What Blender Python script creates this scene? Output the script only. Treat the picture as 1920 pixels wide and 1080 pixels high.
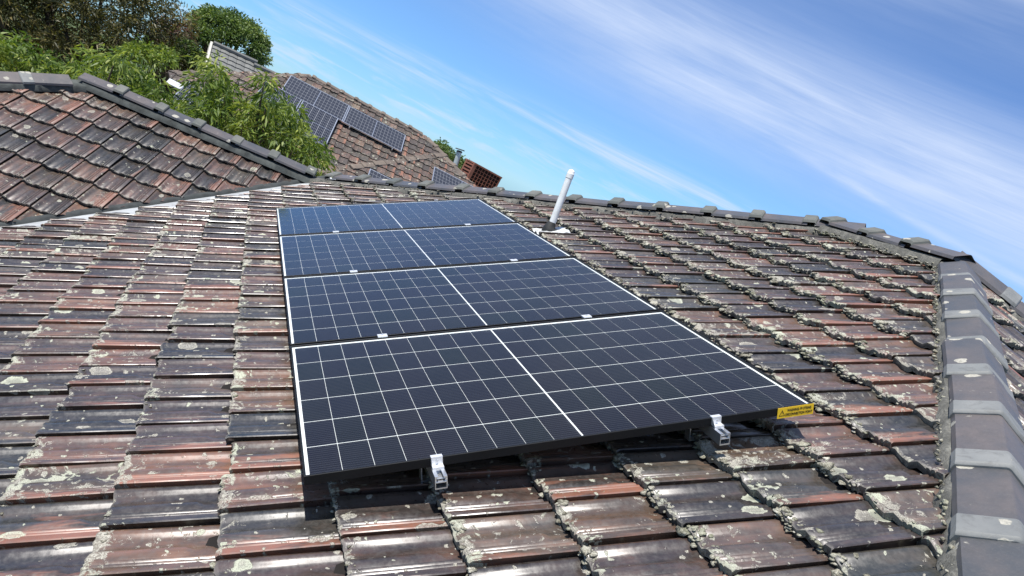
import bpy, bmesh, math, random
import numpy as np
from mathutils import Vector, Matrix, noise as mnoise
rnd = random.Random(7)
for o in list(bpy.data.objects): bpy.data.objects.remove(o)
S = bpy.context.scene
COL = S.collection
R = math.radians

# ------------------------------------------------------------------ camera
F_PX = 1443.0
PITCH = R(25.0)                     # pitch of every slope of the near house
H0 = 4.3                            # height of the panel array's lower near corner
CAM_ROT = ((0.9543050370487052, -0.2987786157009846, 0.005764985973334885),
           (-0.07739489260646137, -0.2657422370315381, -0.9609324086822695),
           (0.28863805511731067, 0.9165764573985506, -0.27672309423107255))
CAM_LOC = Vector((-0.02516177360378402, -2.082978817298204, 1.1472704574225256))
ct, st = math.cos(PITCH), math.sin(PITCH)
A = Matrix(((ct, 0, -st), (0, 1, 0), (st, 0, ct)))          # main slope (u up the slope, v along it, normal) -> world
ORG = Vector((0, 0, H0))
def LW(u, v, z=0.0): return A @ Vector((u, v, z)) + ORG
Rm = Matrix(CAM_ROT)
camw = LW(*CAM_LOC)
right, down, fwd = (A @ Vector(Rm[i]) for i in range(3))
cd = bpy.data.cameras.new('camera'); cam = bpy.data.objects.new('camera', cd); COL.objects.link(cam)
cam.matrix_world = Matrix(((right.x, -down.x, -fwd.x, camw.x), (right.y, -down.y, -fwd.y, camw.y),
                           (right.z, -down.z, -fwd.z, camw.z), (0, 0, 0, 1)))
cd.sensor_width = 36; cd.lens = F_PX / 1920 * 36; cd.clip_start = 0.05; cd.clip_end = 5000
S.camera = cam
def ray(x, y): return (right * ((x - 960) / F_PX) + down * ((y - 540) / F_PX) + fwd).normalized()
def at_dist(x, y, d): return camw + ray(x, y) * d
def at_plane(x, y, p, n):
    d = ray(x, y); return camw + d * ((p - camw).dot(n) / d.dot(n))
def project(p):
    q = p - camw; z = q.dot(fwd)
    if z < 0.1: return None
    return (960 + F_PX * q.dot(right) / z, 540 + F_PX * q.dot(down) / z)

# ------------------------------------------------------------------ sun, sky, exposure
SUN = (A @ Vector((0.03, -0.15, 0.985))).normalized()
sl = bpy.data.lights.new('sun', 'SUN'); so = bpy.data.objects.new('sun', sl); COL.objects.link(so)
sl.energy = 4.7; sl.angle = R(0.53); sl.color = (1.0, 0.955, 0.89)
so.rotation_euler = SUN.to_track_quat('Z', 'Y').to_euler(); so.location = (0, 0, 30)
W = bpy.data.worlds.new('World'); S.world = W; W.use_nodes = True
S.view_settings.view_transform = 'Standard'; S.view_settings.look = 'None'
S.view_settings.gamma = 1.0; S.view_settings.use_curve_mapping = False
S.view_settings.exposure = 0.62
S.render.engine = 'CYCLES'
S.cycles.max_bounces = 6; S.cycles.diffuse_bounces = 3; S.cycles.glossy_bounces = 3; S.cycles.transparent_max_bounces = 6

class NT:
    """small helper round a node tree"""
    def __init__(s, tree): s.t = tree; s.t.nodes.clear()
    def n(s, kind, **kw):
        nd = s.t.nodes.new(kind)
        for k, v in kw.items(): setattr(nd, k, v)
        return nd
    def link(s, a, b): s.t.links.new(a, b)
    def set(s, sock, v):
        if isinstance(v, bpy.types.NodeSocket): s.link(v, sock)
        elif v is not None: sock.default_value = v
    def math(s, op, a, b=None, c=None, clamp=False):
        nd = s.n('ShaderNodeMath', operation=op, use_clamp=clamp)
        for i, v in enumerate((a, b, c)):
            if v is not None: s.set(nd.inputs[i], v)
        return nd.outputs[0]
    def vmath(s, op, a, b=None, scale=None):
        nd = s.n('ShaderNodeVectorMath', operation=op)
        s.set(nd.inputs[0], a)
        if b is not None: s.set(nd.inputs[1], b)
        if scale is not None: s.set(nd.inputs['Scale'], scale)
        return nd.outputs['Value' if op in ('DOT_PRODUCT', 'LENGTH', 'DISTANCE') else 'Vector']
    def noise(s, vec, scale, detail=4.0, rough=0.55, dist=0.0):
        nd = s.n('ShaderNodeTexNoise'); s.set(nd.inputs['Vector'], vec)
        nd.inputs['Scale'].default_value = scale; nd.inputs['Detail'].default_value = detail
        nd.inputs['Roughness'].default_value = rough; nd.inputs['Distortion'].default_value = dist
        return nd.outputs['Fac']
    def voro(s, vec, scale, feature='F1', out='Distance', rand=1.0):
        nd = s.n('ShaderNodeTexVoronoi', feature=feature); s.set(nd.inputs['Vector'], vec)
        nd.inputs['Scale'].default_value = scale; nd.inputs['Randomness'].default_value = rand
        return nd.outputs[out]
    def ramp(s, fac, stops, interp='LINEAR'):
        nd = s.n('ShaderNodeValToRGB'); nd.color_ramp.interpolation = interp
        e = nd.color_ramp.elements
        while len(e) < len(stops): e.new(0.5)
        for el, (p, c) in zip(e, stops):
            el.position = p; el.color = c if len(c) == 4 else (*c, 1)
        s.set(nd.inputs[0], fac); return nd.outputs[0]
    def mix(s, fac, a, b, blend='MIX'):
        nd = s.n('ShaderNodeMix', data_type='RGBA', blend_type=blend)
        s.set(nd.inputs[0], fac)
        for sock, v in ((nd.inputs[6], a), (nd.inputs[7], b)):
            if isinstance(v, tuple) and len(v) == 3: v = (*v, 1)
            s.set(sock, v)
        return nd.outputs[2]
    def mr(s, v, a, b, c=0.0, d=1.0, smooth=False):
        nd = s.n('ShaderNodeMapRange', interpolation_type='SMOOTHSTEP' if smooth else 'LINEAR')
        for i, x in enumerate((v, a, b, c, d)): s.set(nd.inputs[i], x)
        return nd.outputs[0]
    def attr(s, name, out='Vector'): return s.n('ShaderNodeAttribute', attribute_name=name).outputs[out]
    def mapping(s, vec, scale=(1, 1, 1), loc=(0, 0, 0), rot=(0, 0, 0)):
        nd = s.n('ShaderNodeMapping'); s.set(nd.inputs[0], vec)
        nd.inputs['Scale'].default_value = scale; nd.inputs['Location'].default_value = loc; nd.inputs['Rotation'].default_value = rot
        return nd.outputs[0]
    def bump(s, h, strength=0.5, dist=0.01):
        nd = s.n('ShaderNodeBump'); s.set(nd.inputs['Height'], h)
        nd.inputs['Strength'].default_value = strength; nd.inputs['Distance'].default_value = dist
        return nd.outputs[0]
    def bsdf(s, color, rough=0.5, normal=None, metallic=0.0, spec=0.5, coat=None, coat_rough=0.1, trans=None):
        b = s.n('ShaderNodeBsdfPrincipled')
        if isinstance(color, tuple) and len(color) == 3: color = (*color, 1)
        s.set(b.inputs['Base Color'], color); s.set(b.inputs['Roughness'], rough)
        s.set(b.inputs['Metallic'], metallic); s.set(b.inputs['Specular IOR Level'], spec)
        if coat is not None: s.set(b.inputs['Coat Weight'], coat); s.set(b.inputs['Coat Roughness'], coat_rough)
        if normal is not None: s.link(normal, b.inputs['Normal'])
        return b.outputs[0]
    def out(s, sh):
        o = s.n('ShaderNodeOutputMaterial'); s.link(sh, o.inputs[0])

# --- world: clear sky and thin cirrus streaks
w = NT(W.node_tree)
sky = w.n('ShaderNodeTexSky', sky_type='NISHITA')
sky.sun_disc = False; sky.sun_elevation = math.asin(SUN.z); sky.sun_rotation = math.atan2(SUN.x, SUN.y)
sky.altitude = 1200; sky.air_density = 1.0; sky.dust_density = 0.0; sky.ozone_density = 4.0
tc = w.n('ShaderNodeTexCoord').outputs['Generated']
sp = w.n('ShaderNodeSeparateXYZ'); w.link(tc, sp.inputs[0])
az = w.math('MULTIPLY', w.math('ARCTAN2', sp.outputs[0], sp.outputs[1]), 57.29578)
el = w.math('MULTIPLY', w.math('ARCSINE', sp.outputs[2]), 57.29578)
def cvec(a, b, shear, zz):
    c = w.n('ShaderNodeCombineXYZ')
    w.link(w.math('MULTIPLY', az, a), c.inputs[0])
    w.link(w.math('ADD', w.math('MULTIPLY', el, b), w.math('MULTIPLY', az, shear)), c.inputs[1])
    c.inputs[2].default_value = zz
    return c.outputs[0]
n1 = w.noise(cvec(0.030, 0.22, 0.010, 1.3), 1.0, 7, 0.60, 0.35)
n2 = w.noise(cvec(0.075, 0.85, 0.055, 4.7), 1.0, 8, 0.62, 0.5)
n3 = w.noise(cvec(0.22, 1.5, 0.10, 9.1), 1.0, 6, 0.6, 0.4)
n4 = w.noise(cvec(0.045, 2.6, 0.12, 14.2), 1.0, 8, 0.65, 0.6)
def gauss(v, c, s_):
    d = w.math('DIVIDE', w.math('SUBTRACT', v, c), s_)
    return w.math('EXPONENT', w.math('MULTIPLY', w.math('MULTIPLY', d, d), -1.0))
# broad high veil rising out of the west, and finer low streaks
band_c = w.math('ADD', 13.1, w.math('MULTIPLY', w.math('SUBTRACT', az, 20.0), -0.070))
veil = w.math('MULTIPLY', gauss(el, band_c, 4.1), w.mr(az, 4.0, 30.0, 0.25, 1.0, True))
veil = w.math('MULTIPLY', veil, w.mr(n1, 0.28, 0.66, 0.35, 1.15))
veil = w.math('MULTIPLY', veil, w.mr(n2, 0.30, 0.75, 0.85, 1.10))
veil = w.math('MULTIPLY', veil, w.mr(n4, 0.32, 0.68, 0.82, 1.10))
hi = w.math('MULTIPLY', w.mr(el, 16.5, 24.0, 0.0, 1.0, True), w.mr(n1, 0.34, 0.62, 0.40, 0.95, True))
str1 = w.math('MULTIPLY', w.mr(n4, 0.35, 0.62, 0.35, 1.2), w.math('MULTIPLY', gauss(el, w.math('ADD', 4.25, w.math('MULTIPLY', w.math('SUBTRACT', n1, 0.5), 2.2)), 0.85), w.mr(n2, 0.36, 0.66, 0.0, 1.0, True)))
str2 = w.math('MULTIPLY', gauss(el, 1.9, 1.3), w.mr(n3, 0.44, 0.72, 0.0, 0.9, True))
str3 = w.math('MULTIPLY', gauss(el, w.math('ADD', 7.6, w.math('MULTIPLY', w.math('SUBTRACT', az, 50.0), -0.16)), 0.30), w.mr(n3, 0.3, 0.6, 0.25, 0.8, True))
str3 = w.math('MULTIPLY', str3, w.mr(az, 28, 44, 0, 1, True))
cl = w.math('ADD', w.math('MULTIPLY', veil, 0.95), w.math('MULTIPLY', hi, 0.5))
cl = w.math('ADD', cl, w.math('MULTIPLY', str1, 0.65)); cl = w.math('ADD', cl, w.math('MULTIPLY', str2, 0.7))
cl = w.math('ADD', cl, w.math('MULTIPLY', str3, 0.4))
cl = w.math('MINIMUM', cl, 0.85)
SKYC = w.mix(1.0, sky.outputs[0], (0.69, 0.95, 1.26), 'MULTIPLY')
SKYC = w.mix(w.mr(el, 0.0, 9.0, 1.0, 0.0, True), SKYC, w.mix(1.0, SKYC, (0.70, 0.84, 0.98), 'MULTIPLY'))
lum = w.mix(cl, SKYC, (5.6, 6.5, 8.3))
bg = w.n('ShaderNodeBackground'); w.link(lum, bg.inputs[0]); bg.inputs[1].default_value = 0.082
wo = w.n('ShaderNodeOutputWorld'); w.link(bg.outputs[0], wo.inputs[0])

# ------------------------------------------------------------------ materials
def mat(name):
    m = bpy.data.materials.new(name); m.use_nodes = True
    return m, NT(m.node_tree)
def plain(name, color, rough=0.5, metallic=0.0, spec=0.5, var=0.12, nscale=6.0, bump=0.0, bscale=60.0):
    m, t = mat(name)
    p = t.n('ShaderNodeTexCoord').outputs['Object']
    k = t.noise(p, nscale, 5)
    c = t.mix(t.mr(k, 0.3, 0.7), tuple(x * (1 - var) for x in color), tuple(min(1, x * (1 + var)) for x in color))
    nm = t.bump(t.noise(p, bscale, 4), bump, 0.004) if bump else None
    t.out(t.bsdf(c, t.mr(k, 0.2, 0.8, rough * 0.85, min(1, rough * 1.15)), nm, metallic, spec)); return m
M = {}
def tile_material(name, lichen=1.0, gloss=1.0, grey=0.0, red=1.0):
    m, t = mat(name)
    r = t.math('FRACT', t.math('ADD', t.n('ShaderNodeObjectInfo').outputs['Random'], t.attr('rnd', 'Fac')))
    wn = t.n('ShaderNodeTexWhiteNoise', noise_dimensions='1D'); t.set(wn.inputs['W'], t.math('MULTIPLY', r, 917.0))
    s3 = t.n('ShaderNodeSeparateColor'); t.link(wn.outputs['Color'], s3.inputs[0])
    ra, rb, rc = s3.outputs
    tcv = t.attr('tc')
    P = t.vmath('ADD', tcv, t.vmath('SCALE', wn.outputs['Color'], scale=37.0))
    sx = t.n('ShaderNodeSeparateXYZ'); t.link(tcv, sx.inputs[0])
    streak = t.noise(t.mapping(P, (26, 3.2, 26)), 1.0, 5, 0.6, 0.3)
    cloud = t.noise(P, 9.0, 4, 0.6, 0.5)
    f = t.math('ADD', t.math('MULTIPLY', streak, 0.62), t.math('MULTIPLY', cloud, 0.40))
    f = t.math('ADD', f, t.mr(ra, 0, 1, -0.20, 0.13))
    base = t.ramp(f, [(0.26, (0.0170, 0.0165, 0.0155)), (0.40, (0.036, 0.030, 0.027)), (0.52, (0.067, 0.048, 0.040)),
                      (0.63, (0.112, 0.070, 0.054)), (0.76, (0.175, 0.098, 0.070))])
    # per tile hue: greenish black .. purple .. brown
    hue = t.ramp(rb, [(0.0, (0.80, 1.00, 0.95)), (0.25, (1.0, 0.96, 0.97)), (0.6, (1.13, 0.95, 0.90)), (1.0, (1.16, 1.07, 0.84))])
    base = t.mix(0.9, base, hue, 'MULTIPLY')
    # worn glaze: bare terracotta near the rib side and on some tiles
    edge = t.mr(sx.outputs[0], 0.10, 0.225, -0.02, 0.30)
    worn = t.math('ADD', t.math('ADD', t.noise(t.mapping(P, (17, 3.0, 17)), 1.0, 5, 0.62, 0.4), edge), t.mr(rc, 0.0, 1.0, -0.38, 0.21))
    worn = t.mr(worn, 0.73, 0.95, 0.0, 0.78 * red, True)
    terr = t.mix(t.noise(P, 30, 4), (0.32, 0.115, 0.062), (0.20, 0.095, 0.062))
    base = t.mix(worn, base, terr)
    grime = t.noise(P, 55.0, 4, 0.7)
    base = t.mix(t.mr(grime, 0.45, 0.75, 0.0, 0.38), base, (0.10, 0.095, 0.085))
    if grey: base = t.mix(grey, base, (0.20, 0.165, 0.145))
    # lichen discs and crust
    nz = t.n('ShaderNodeTexNoise'); t.set(nz.inputs['Vector'], P); nz.inputs['Scale'].default_value = 38; nz.inputs['Detail'].default_value = 4
    wob = t.vmath('ADD', P, t.vmath('SCALE', t.vmath('SUBTRACT', nz.outputs['Color'], (0.5, 0.5, 0.5)), scale=0.030))
    v1 = t.n('ShaderNodeTexVoronoi'); t.set(v1.inputs['Vector'], t.mapping(wob, (1, 0.72, 1))); v1.inputs['Scale'].default_value = 10.5
    sc = t.n('ShaderNodeSeparateColor'); t.link(v1.outputs['Color'], sc.inputs[0])
    rad = t.mr(sc.outputs[0], 1 - 0.50 * lichen, 1.0, 0.0, 0.40)
    d1 = t.math('SUBTRACT', rad, v1.outputs['Distance'])
    disc = t.mr(d1, 0.0, 0.035, 0.0, 1.0, True)
    ring = t.mr(d1, 0.02, 0.14, 1.0, 0.45)
    v2 = t.n('ShaderNodeTexVoronoi'); t.set(v2.inputs['Vector'], wob); v2.inputs['Scale'].default_value = 38.0
    sc2 = t.n('ShaderNodeSeparateColor'); t.link(v2.outputs['Color'], sc2.inputs[0])
    d2 = t.math('SUBTRACT', t.mr(sc2.outputs[1], 1 - 0.32 * lichen, 1.0, 0.0, 0.40), v2.outputs['Distance'])
    spot = t.mr(d2, 0.0, 0.05, 0.0, 1.0, True)
    nose = t.mr(sx.outputs[1], 0.0, 0.075, 0.18 * lichen, 0.0)
    crust = t.math('ADD', t.noise(P, 24, 4, 0.68, 0.6), t.math('ADD', nose, t.math('ADD', t.mr(ra, 0.0, 1.0, -0.10, 0.04), t.mr(rb, 0.90, 0.97, 0.0, 0.13 * lichen))))
    crust = t.mr(crust, 0.612, 0.70, 0.0, 0.9 * min(1, lichen * 1.2), True)
    lf = t.math('MAXIMUM', t.math('MAXIMUM', t.math('MULTIPLY', disc, ring), t.math('MULTIPLY', spot, 0.85)), crust)
    gran = t.noise(P, 260, 3, 0.7)
    lcol = t.ramp(gran, [(0.30, (0.10, 0.095, 0.075)), (0.5, (0.29, 0.275, 0.22)), (0.68, (0.48, 0.46, 0.39))])
    lcol = t.mix(t.mr(sc.outputs[2], 0.55, 0.9), lcol, (0.42, 0.44, 0.33))
    lf = t.math('MULTIPLY', lf, t.mr(gran, 0.28, 0.5, 0.55, 1.0))
    base = t.mix(lf, base, lcol)
    rgh = t.math('ADD', t.mr(grime, 0.3, 0.8, 0.25, 0.42), t.math('MULTIPLY', t.math('MAXIMUM', lf, t.math('MULTIPLY', worn, 0.35)), 0.5), clamp=True)
    if gloss < 1: rgh = t.math('ADD', rgh, (1 - gloss) * 0.5, clamp=True)
    h = t.math('ADD', t.math('MULTIPLY', lf, t.mr(gran, 0, 1, 0.6, 1.4)), t.math('MULTIPLY', streak, 0.06))
    h = t.math('ADD', h, t.math('MULTIPLY', grime, 0.05))
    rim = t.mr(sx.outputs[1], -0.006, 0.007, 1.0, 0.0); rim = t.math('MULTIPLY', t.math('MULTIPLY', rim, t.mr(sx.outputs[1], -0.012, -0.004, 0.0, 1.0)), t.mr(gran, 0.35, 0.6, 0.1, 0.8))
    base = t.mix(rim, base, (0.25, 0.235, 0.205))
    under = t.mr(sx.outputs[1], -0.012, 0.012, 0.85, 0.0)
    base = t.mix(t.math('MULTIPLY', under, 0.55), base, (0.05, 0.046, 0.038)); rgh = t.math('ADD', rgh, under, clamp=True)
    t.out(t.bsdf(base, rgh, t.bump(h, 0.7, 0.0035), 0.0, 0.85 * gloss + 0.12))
    return m
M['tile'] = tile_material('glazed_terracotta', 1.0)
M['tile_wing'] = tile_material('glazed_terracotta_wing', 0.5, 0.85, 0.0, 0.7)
M['tile_far'] = tile_material('weathered_terracotta', 0.7, 0.30, 0.12, 1.0)

def crust_material():
    m, t = mat('lichen_crust')
    p = t.n('ShaderNodeTexCoord').outputs['Object']
    a = t.noise(p, 16, 5, 0.65); b = t.noise(p, 190, 4, 0.7); g = t.noise(p, 5, 3)
    c = t.ramp(t.math('ADD', t.math('MULTIPLY', a, 0.55), t.math('MULTIPLY', b, 0.45)),
               [(0.34, (0.060, 0.056, 0.042)), (0.45, (0.15, 0.142, 0.108)), (0.53, (0.33, 0.315, 0.25)), (0.64, (0.60, 0.58, 0.50))])
    c = t.mix(t.mr(g, 0.5, 0.7, 0.0, 0.5), c, t.mix(b, (0.06, 0.075, 0.035), (0.30, 0.33, 0.20)))
    t.out(t.bsdf(c, 0.95, t.bump(b, 0.9, 0.006), 0, 0.15)); return m
M['crust'] = crust_material()
def mortar_material():
    m, t = mat('mortar')
    p = t.n('ShaderNodeTexCoord').outputs['Object']
    a = t.noise(p, 7, 6, 0.65); b = t.noise(p, 90, 5, 0.7)
    c = t.ramp(t.math('ADD', t.math('MULTIPLY', a, 0.6), t.math('MULTIPLY', b, 0.4)),
               [(0.35, (0.055, 0.056, 0.050)), (0.5, (0.11, 0.108, 0.096)), (0.62, (0.20, 0.195, 0.17)), (0.72, (0.36, 0.35, 0.30))])
    t.out(t.bsdf(c, 0.9, t.bump(b, 0.8, 0.008), 0, 0.2)); return m
M['mortar'] = mortar_material()
M['mortar_dark'] = plain('weathered_pointing', (0.060, 0.066, 0.062), 0.9, 0, 0.2, 0.45, 10, 0.8, 60)
def cap_material(name, c0, c1, lich, rough):
    m, t = mat(name)
    p = t.n('ShaderNodeTexCoord').outputs['Object']
    oi = t.n('ShaderNodeObjectInfo').outputs['Random']
    off = t.n('ShaderNodeCombineXYZ'); t.link(t.math('MULTIPLY', oi, 53.0), off.inputs[0]); t.link(t.math('MULTIPLY', oi, 17.0), off.inputs[2])
    P = t.vmath('ADD', p, off.outputs[0])
    a = t.noise(P, 5, 5, 0.6); b = t.noise(P, 120, 5, 0.7)
    c = t.mix(t.mr(t.math('ADD', a, t.mr(oi, 0, 1, -0.14, 0.14)), 0.3, 0.7), c0, c1)
    c = t.mix(t.mr(t.noise(P, 18, 6, 0.7, 0.8), 0.50, 0.66, 0, 0.35), c, (0.055, 0.052, 0.050)); c = t.mix(t.mr(b, 0.5, 0.78, 0, 0.20), c, (0.19, 0.185, 0.17))
    nz = t.n('ShaderNodeTexNoise'); t.set(nz.inputs['Vector'], P); nz.inputs['Scale'].default_value = 30
    wob = t.vmath('ADD', P, t.vmath('SCALE', t.vmath('SUBTRACT', nz.outputs['Color'], (0.5, 0.5, 0.5)), scale=0.03))
    v = t.n('ShaderNodeTexVoronoi'); t.set(v.inputs['Vector'], wob); v.inputs['Scale'].default_value = 11
    sc = t.n('ShaderNodeSeparateColor'); t.link(v.outputs['Color'], sc.inputs[0])
    d = t.math('SUBTRACT', t.mr(sc.outputs[0], 1 - 0.5 * lich, 1.0, 0.0, 0.42), v.outputs['Distance'])
    lf = t.math('MAXIMUM', t.mr(d, 0, 0.05, 0, 0.9, True), t.mr(t.noise(P, 14, 6, 0.7, 0.5), 0.64, 0.72, 0, 0.8 * lich, True))
    lf = t.math('MULTIPLY', lf, t.mr(b, 0.3, 0.5, 0.6, 1))
    c = t.mix(lf, c, t.mix(b, (0.22, 0.21, 0.17), (0.50, 0.48, 0.41)))
    rg = t.math('ADD', t.mr(a, 0.3, 0.7, rough, rough + 0.15), t.math('MULTIPLY', lf, 0.4), clamp=True)
    t.out(t.bsdf(c, rg, t.bump(t.math('ADD', lf, t.math('MULTIPLY', b, 0.3)), 0.6, 0.003), 0, 0.5)); return m
M['cap'] = cap_material('ridge_cap_glaze', (0.058, 0.061, 0.066), (0.105, 0.090, 0.086), 0.9, 0.38)
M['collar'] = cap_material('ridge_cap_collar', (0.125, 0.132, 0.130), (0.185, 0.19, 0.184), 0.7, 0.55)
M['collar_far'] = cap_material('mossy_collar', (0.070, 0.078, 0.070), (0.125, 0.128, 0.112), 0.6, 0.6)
M['cap_far'] = cap_material('weathered_cap', (0.085, 0.068, 0.056), (0.17, 0.135, 0.105), 0.9, 0.8)
M['sarking'] = plain('sarking_dark', (0.018, 0.016, 0.015), 0.95, 0, 0.1)
M['flash'] = plain('galvanised_valley', (0.50, 0.52, 0.52), 0.42, 0.35, 0.5, 0.14, 5, 0.25, 25)
M['flash_dark'] = plain('valley_mortar_and_shade', (0.045, 0.05, 0.05), 0.85, 0, 0.2, 0.3, 9, 0.6, 40)  # mortar tone with the shadow below the wing tiles mixed in
M['alu'] = plain('aluminium', (0.72, 0.73, 0.74), 0.34, 0.9, 0.5, 0.06, 14)
M['clampwhite'] = plain('mill_finish_clamp', (0.74, 0.75, 0.76), 0.42, 0.55, 0.5, 0.05, 20)
M['frame'] = plain('black_anodised_frame', (0.006, 0.0065, 0.007), 0.5, 0.0, 0.25, 0.2, 12)
M['backsheet'] = plain('white_backsheet', (0.62, 0.66, 0.66), 0.5, 0, 0.3, 0.03)
M['pvc'] = plain('white_pvc', (0.74, 0.75, 0.73), 0.4, 0, 0.5, 0.10, 9)
M['rubber'] = plain('black_rubber', (0.020, 0.021, 0.021), 0.7, 0, 0.4, 0.3, 20)
M['lead'] = plain('painted_flashing', (0.48, 0.50, 0.49), 0.5, 0.1, 0.5, 0.1, 12, 0.4, 30)
M['yellow'] = plain('yellow_sticker', (0.88, 0.56, 0.025), 0.42, 0, 0.4, 0.04)
M['ink'] = plain('black_ink', (0.02, 0.018, 0.015), 0.6, 0, 0.3)
M['brick'] = plain('brick_wall', (0.24, 0.12, 0.08), 0.9, 0, 0.2, 0.3, 12, 0.5)
M['render'] = plain('cream_render', (0.50, 0.46, 0.40), 0.9, 0, 0.2, 0.1, 3, 0.3)
M['barge'] = plain('cream_paint', (0.48, 0.47, 0.41), 0.55, 0, 0.4, 0.1, 8)
M['cooler'] = plain('brown_plastic', (0.20, 0.075, 0.045), 0.55, 0, 0.4, 0.18, 6)
M['cooler_dark'] = plain('cooler_pad', (0.035, 0.018, 0.013), 0.9, 0, 0.2, 0.3, 20)
M['flue'] = plain('grey_flue', (0.42, 0.47, 0.46), 0.5, 0.3, 0.5, 0.12, 10)
M['flue_cap'] = plain('dark_flue_cowl', (0.045, 0.05, 0.055), 0.6, 0.2)
M['slate_far'] = tile_material('grey_concrete_tile', 0.3, 0.2, 0.0, 0.0)
M['grass'] = plain('grass_ground', (0.070, 0.095, 0.035), 1.0, 0, 0.1, 0.4, 0.4, 0.6, 4)

def cell_material():
    m, t = mat('solar_cell')
    p = t.n('ShaderNodeTexCoord').outputs['Object']
    s = t.n('ShaderNodeSeparateXYZ'); t.link(p, s.inputs[0])
    oi = t.n('ShaderNodeObjectInfo').outputs['Random']
    ph = t.math('FRACT', t.math('MULTIPLY', t.math('ADD', s.outputs[1], 0.0914), 1 / 0.0131))
    line = t.math('LESS_THAN', ph, 0.14)
    c = t.ramp(oi, [(0.0, (0.0035, 0.0050, 0.0075)), (0.4, (0.0040, 0.0045, 0.0100)), (0.7, (0.0060, 0.0048, 0.0085)), (1.0, (0.0035, 0.0070, 0.0070))])
    c = t.mix(t.mr(t.noise(p, 40, 4), 0.4, 0.7, 0, 0.25), c, (0.008, 0.009, 0.015))
    c = t.mix(line, c, (0.050, 0.052, 0.058))
    t.out(t.bsdf(c, 0.4, None, 0, 0.06)); return m
M['cell'] = cell_material()
def glass_material():
    m, t = mat('solar_glass')
    p = t.n('ShaderNodeTexCoord').outputs['Object']
    dust = t.noise(p, 14, 6, 0.7)
    fr = t.n('ShaderNodeFresnel'); fr.inputs[0].default_value = 1.33
    gl = t.n('ShaderNodeBsdfGlossy'); gl.inputs['Roughness'].default_value = 0.09; gl.inputs[0].default_value = (0.92, 0.97, 1, 1)
    tr = t.n('ShaderNodeBsdfTransparent')
    df = t.n('ShaderNodeBsdfDiffuse'); df.inputs[0].default_value = (0.35, 0.36, 0.36, 1)
    a = t.n('ShaderNodeMixShader'); t.link(t.math('MINIMUM', t.math('MULTIPLY', t.math('POWER', fr.outputs[0], 1.25), 1.25), 0.7), a.inputs[0]); t.link(tr.outputs[0], a.inputs[1]); t.link(gl.outputs[0], a.inputs[2])
    b = t.n('ShaderNodeMixShader'); t.link(t.mr(dust, 0.35, 0.75, 0.003, 0.012), b.inputs[0]); t.link(a.outputs[0], b.inputs[1]); t.link(df.outputs[0], b.inputs[2])
    t.out(b.outputs[0]); return m
M['glass'] = glass_material()
def far_panel_material():
    m, t = mat('far_solar_cells')
    tcv = t.attr('tc'); s = t.n('ShaderNodeSeparateXYZ'); t.link(tcv, s.inputs[0])
    def grid(v, n, wdt):
        fr = t.math('FRACT', t.math('MULTIPLY', v, n)); d = t.math('ABSOLUTE', t.math('SUBTRACT', fr, 0.5))
        return t.math('GREATER_THAN', d, 0.5 - wdt)
    g = t.math('MAXIMUM', grid(s.outputs[0], 10.0, 0.045), grid(s.outputs[1], 6.0, 0.035))
    fine = t.math('MULTIPLY', grid(s.outputs[0], 40.0, 0.10), 0.25)
    c = t.mix(t.math('MAXIMUM', t.math('MULTIPLY', g, 0.5), fine), (0.009, 0.010, 0.017), (0.36, 0.37, 0.38))
    t.out(t.bsdf(c, 0.22, None, 0, 0.4)); return m
M['farcell'] = far_panel_material()
def leaf_material(name, c0, c1, c2, trans=0.35):
    m, t = mat(name)
    p = t.n('ShaderNodeTexCoord').outputs['Object']
    r = t.attr('rnd', 'Fac')
    c = t.ramp(t.math('ADD', t.math('MULTIPLY', r, 0.7), t.math('MULTIPLY', t.noise(p, 1.3, 4), 0.4)), [(0.2, c0), (0.55, c1), (0.9, c2)])
    d = t.n('ShaderNodeBsdfPrincipled'); t.link(c, d.inputs['Base Color']); d.inputs['Roughness'].default_value = 0.5; d.inputs['Specular IOR Level'].default_value = 0.35
    tl = t.n('ShaderNodeBsdfTranslucent'); t.link(t.mix(1.0, c, (1.25, 1.3, 0.6), 'MULTIPLY'), tl.inputs[0])
    mx = t.n('ShaderNodeMixShader'); mx.inputs[0].default_value = trans
    t.link(d.outputs[0], mx.inputs[1]); t.link(tl.outputs[0], mx.inputs[2]); t.out(mx.outputs[0]); return m
M['leaf_near'] = leaf_material('leaf_bright', (0.045, 0.085, 0.014), (0.130, 0.195, 0.032), (0.32, 0.36, 0.075))
M['leaf_dark'] = leaf_material('leaf_olive', (0.032, 0.038, 0.013), (0.090, 0.086, 0.030), (0.21, 0.17, 0.065), 0.28)
M['leaf_round'] = leaf_material('leaf_mid', (0.045, 0.080, 0.020), (0.10, 0.16, 0.042), (0.20, 0.26, 0.09), 0.3)
M['leaf_red'] = leaf_material('leaf_rust', (0.05, 0.028, 0.018), (0.11, 0.05, 0.032), (0.17, 0.10, 0.05), 0.25)
M['bark'] = plain('bark', (0.085, 0.065, 0.048), 0.95, 0, 0.1, 0.3, 14, 0.8, 40)

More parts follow.
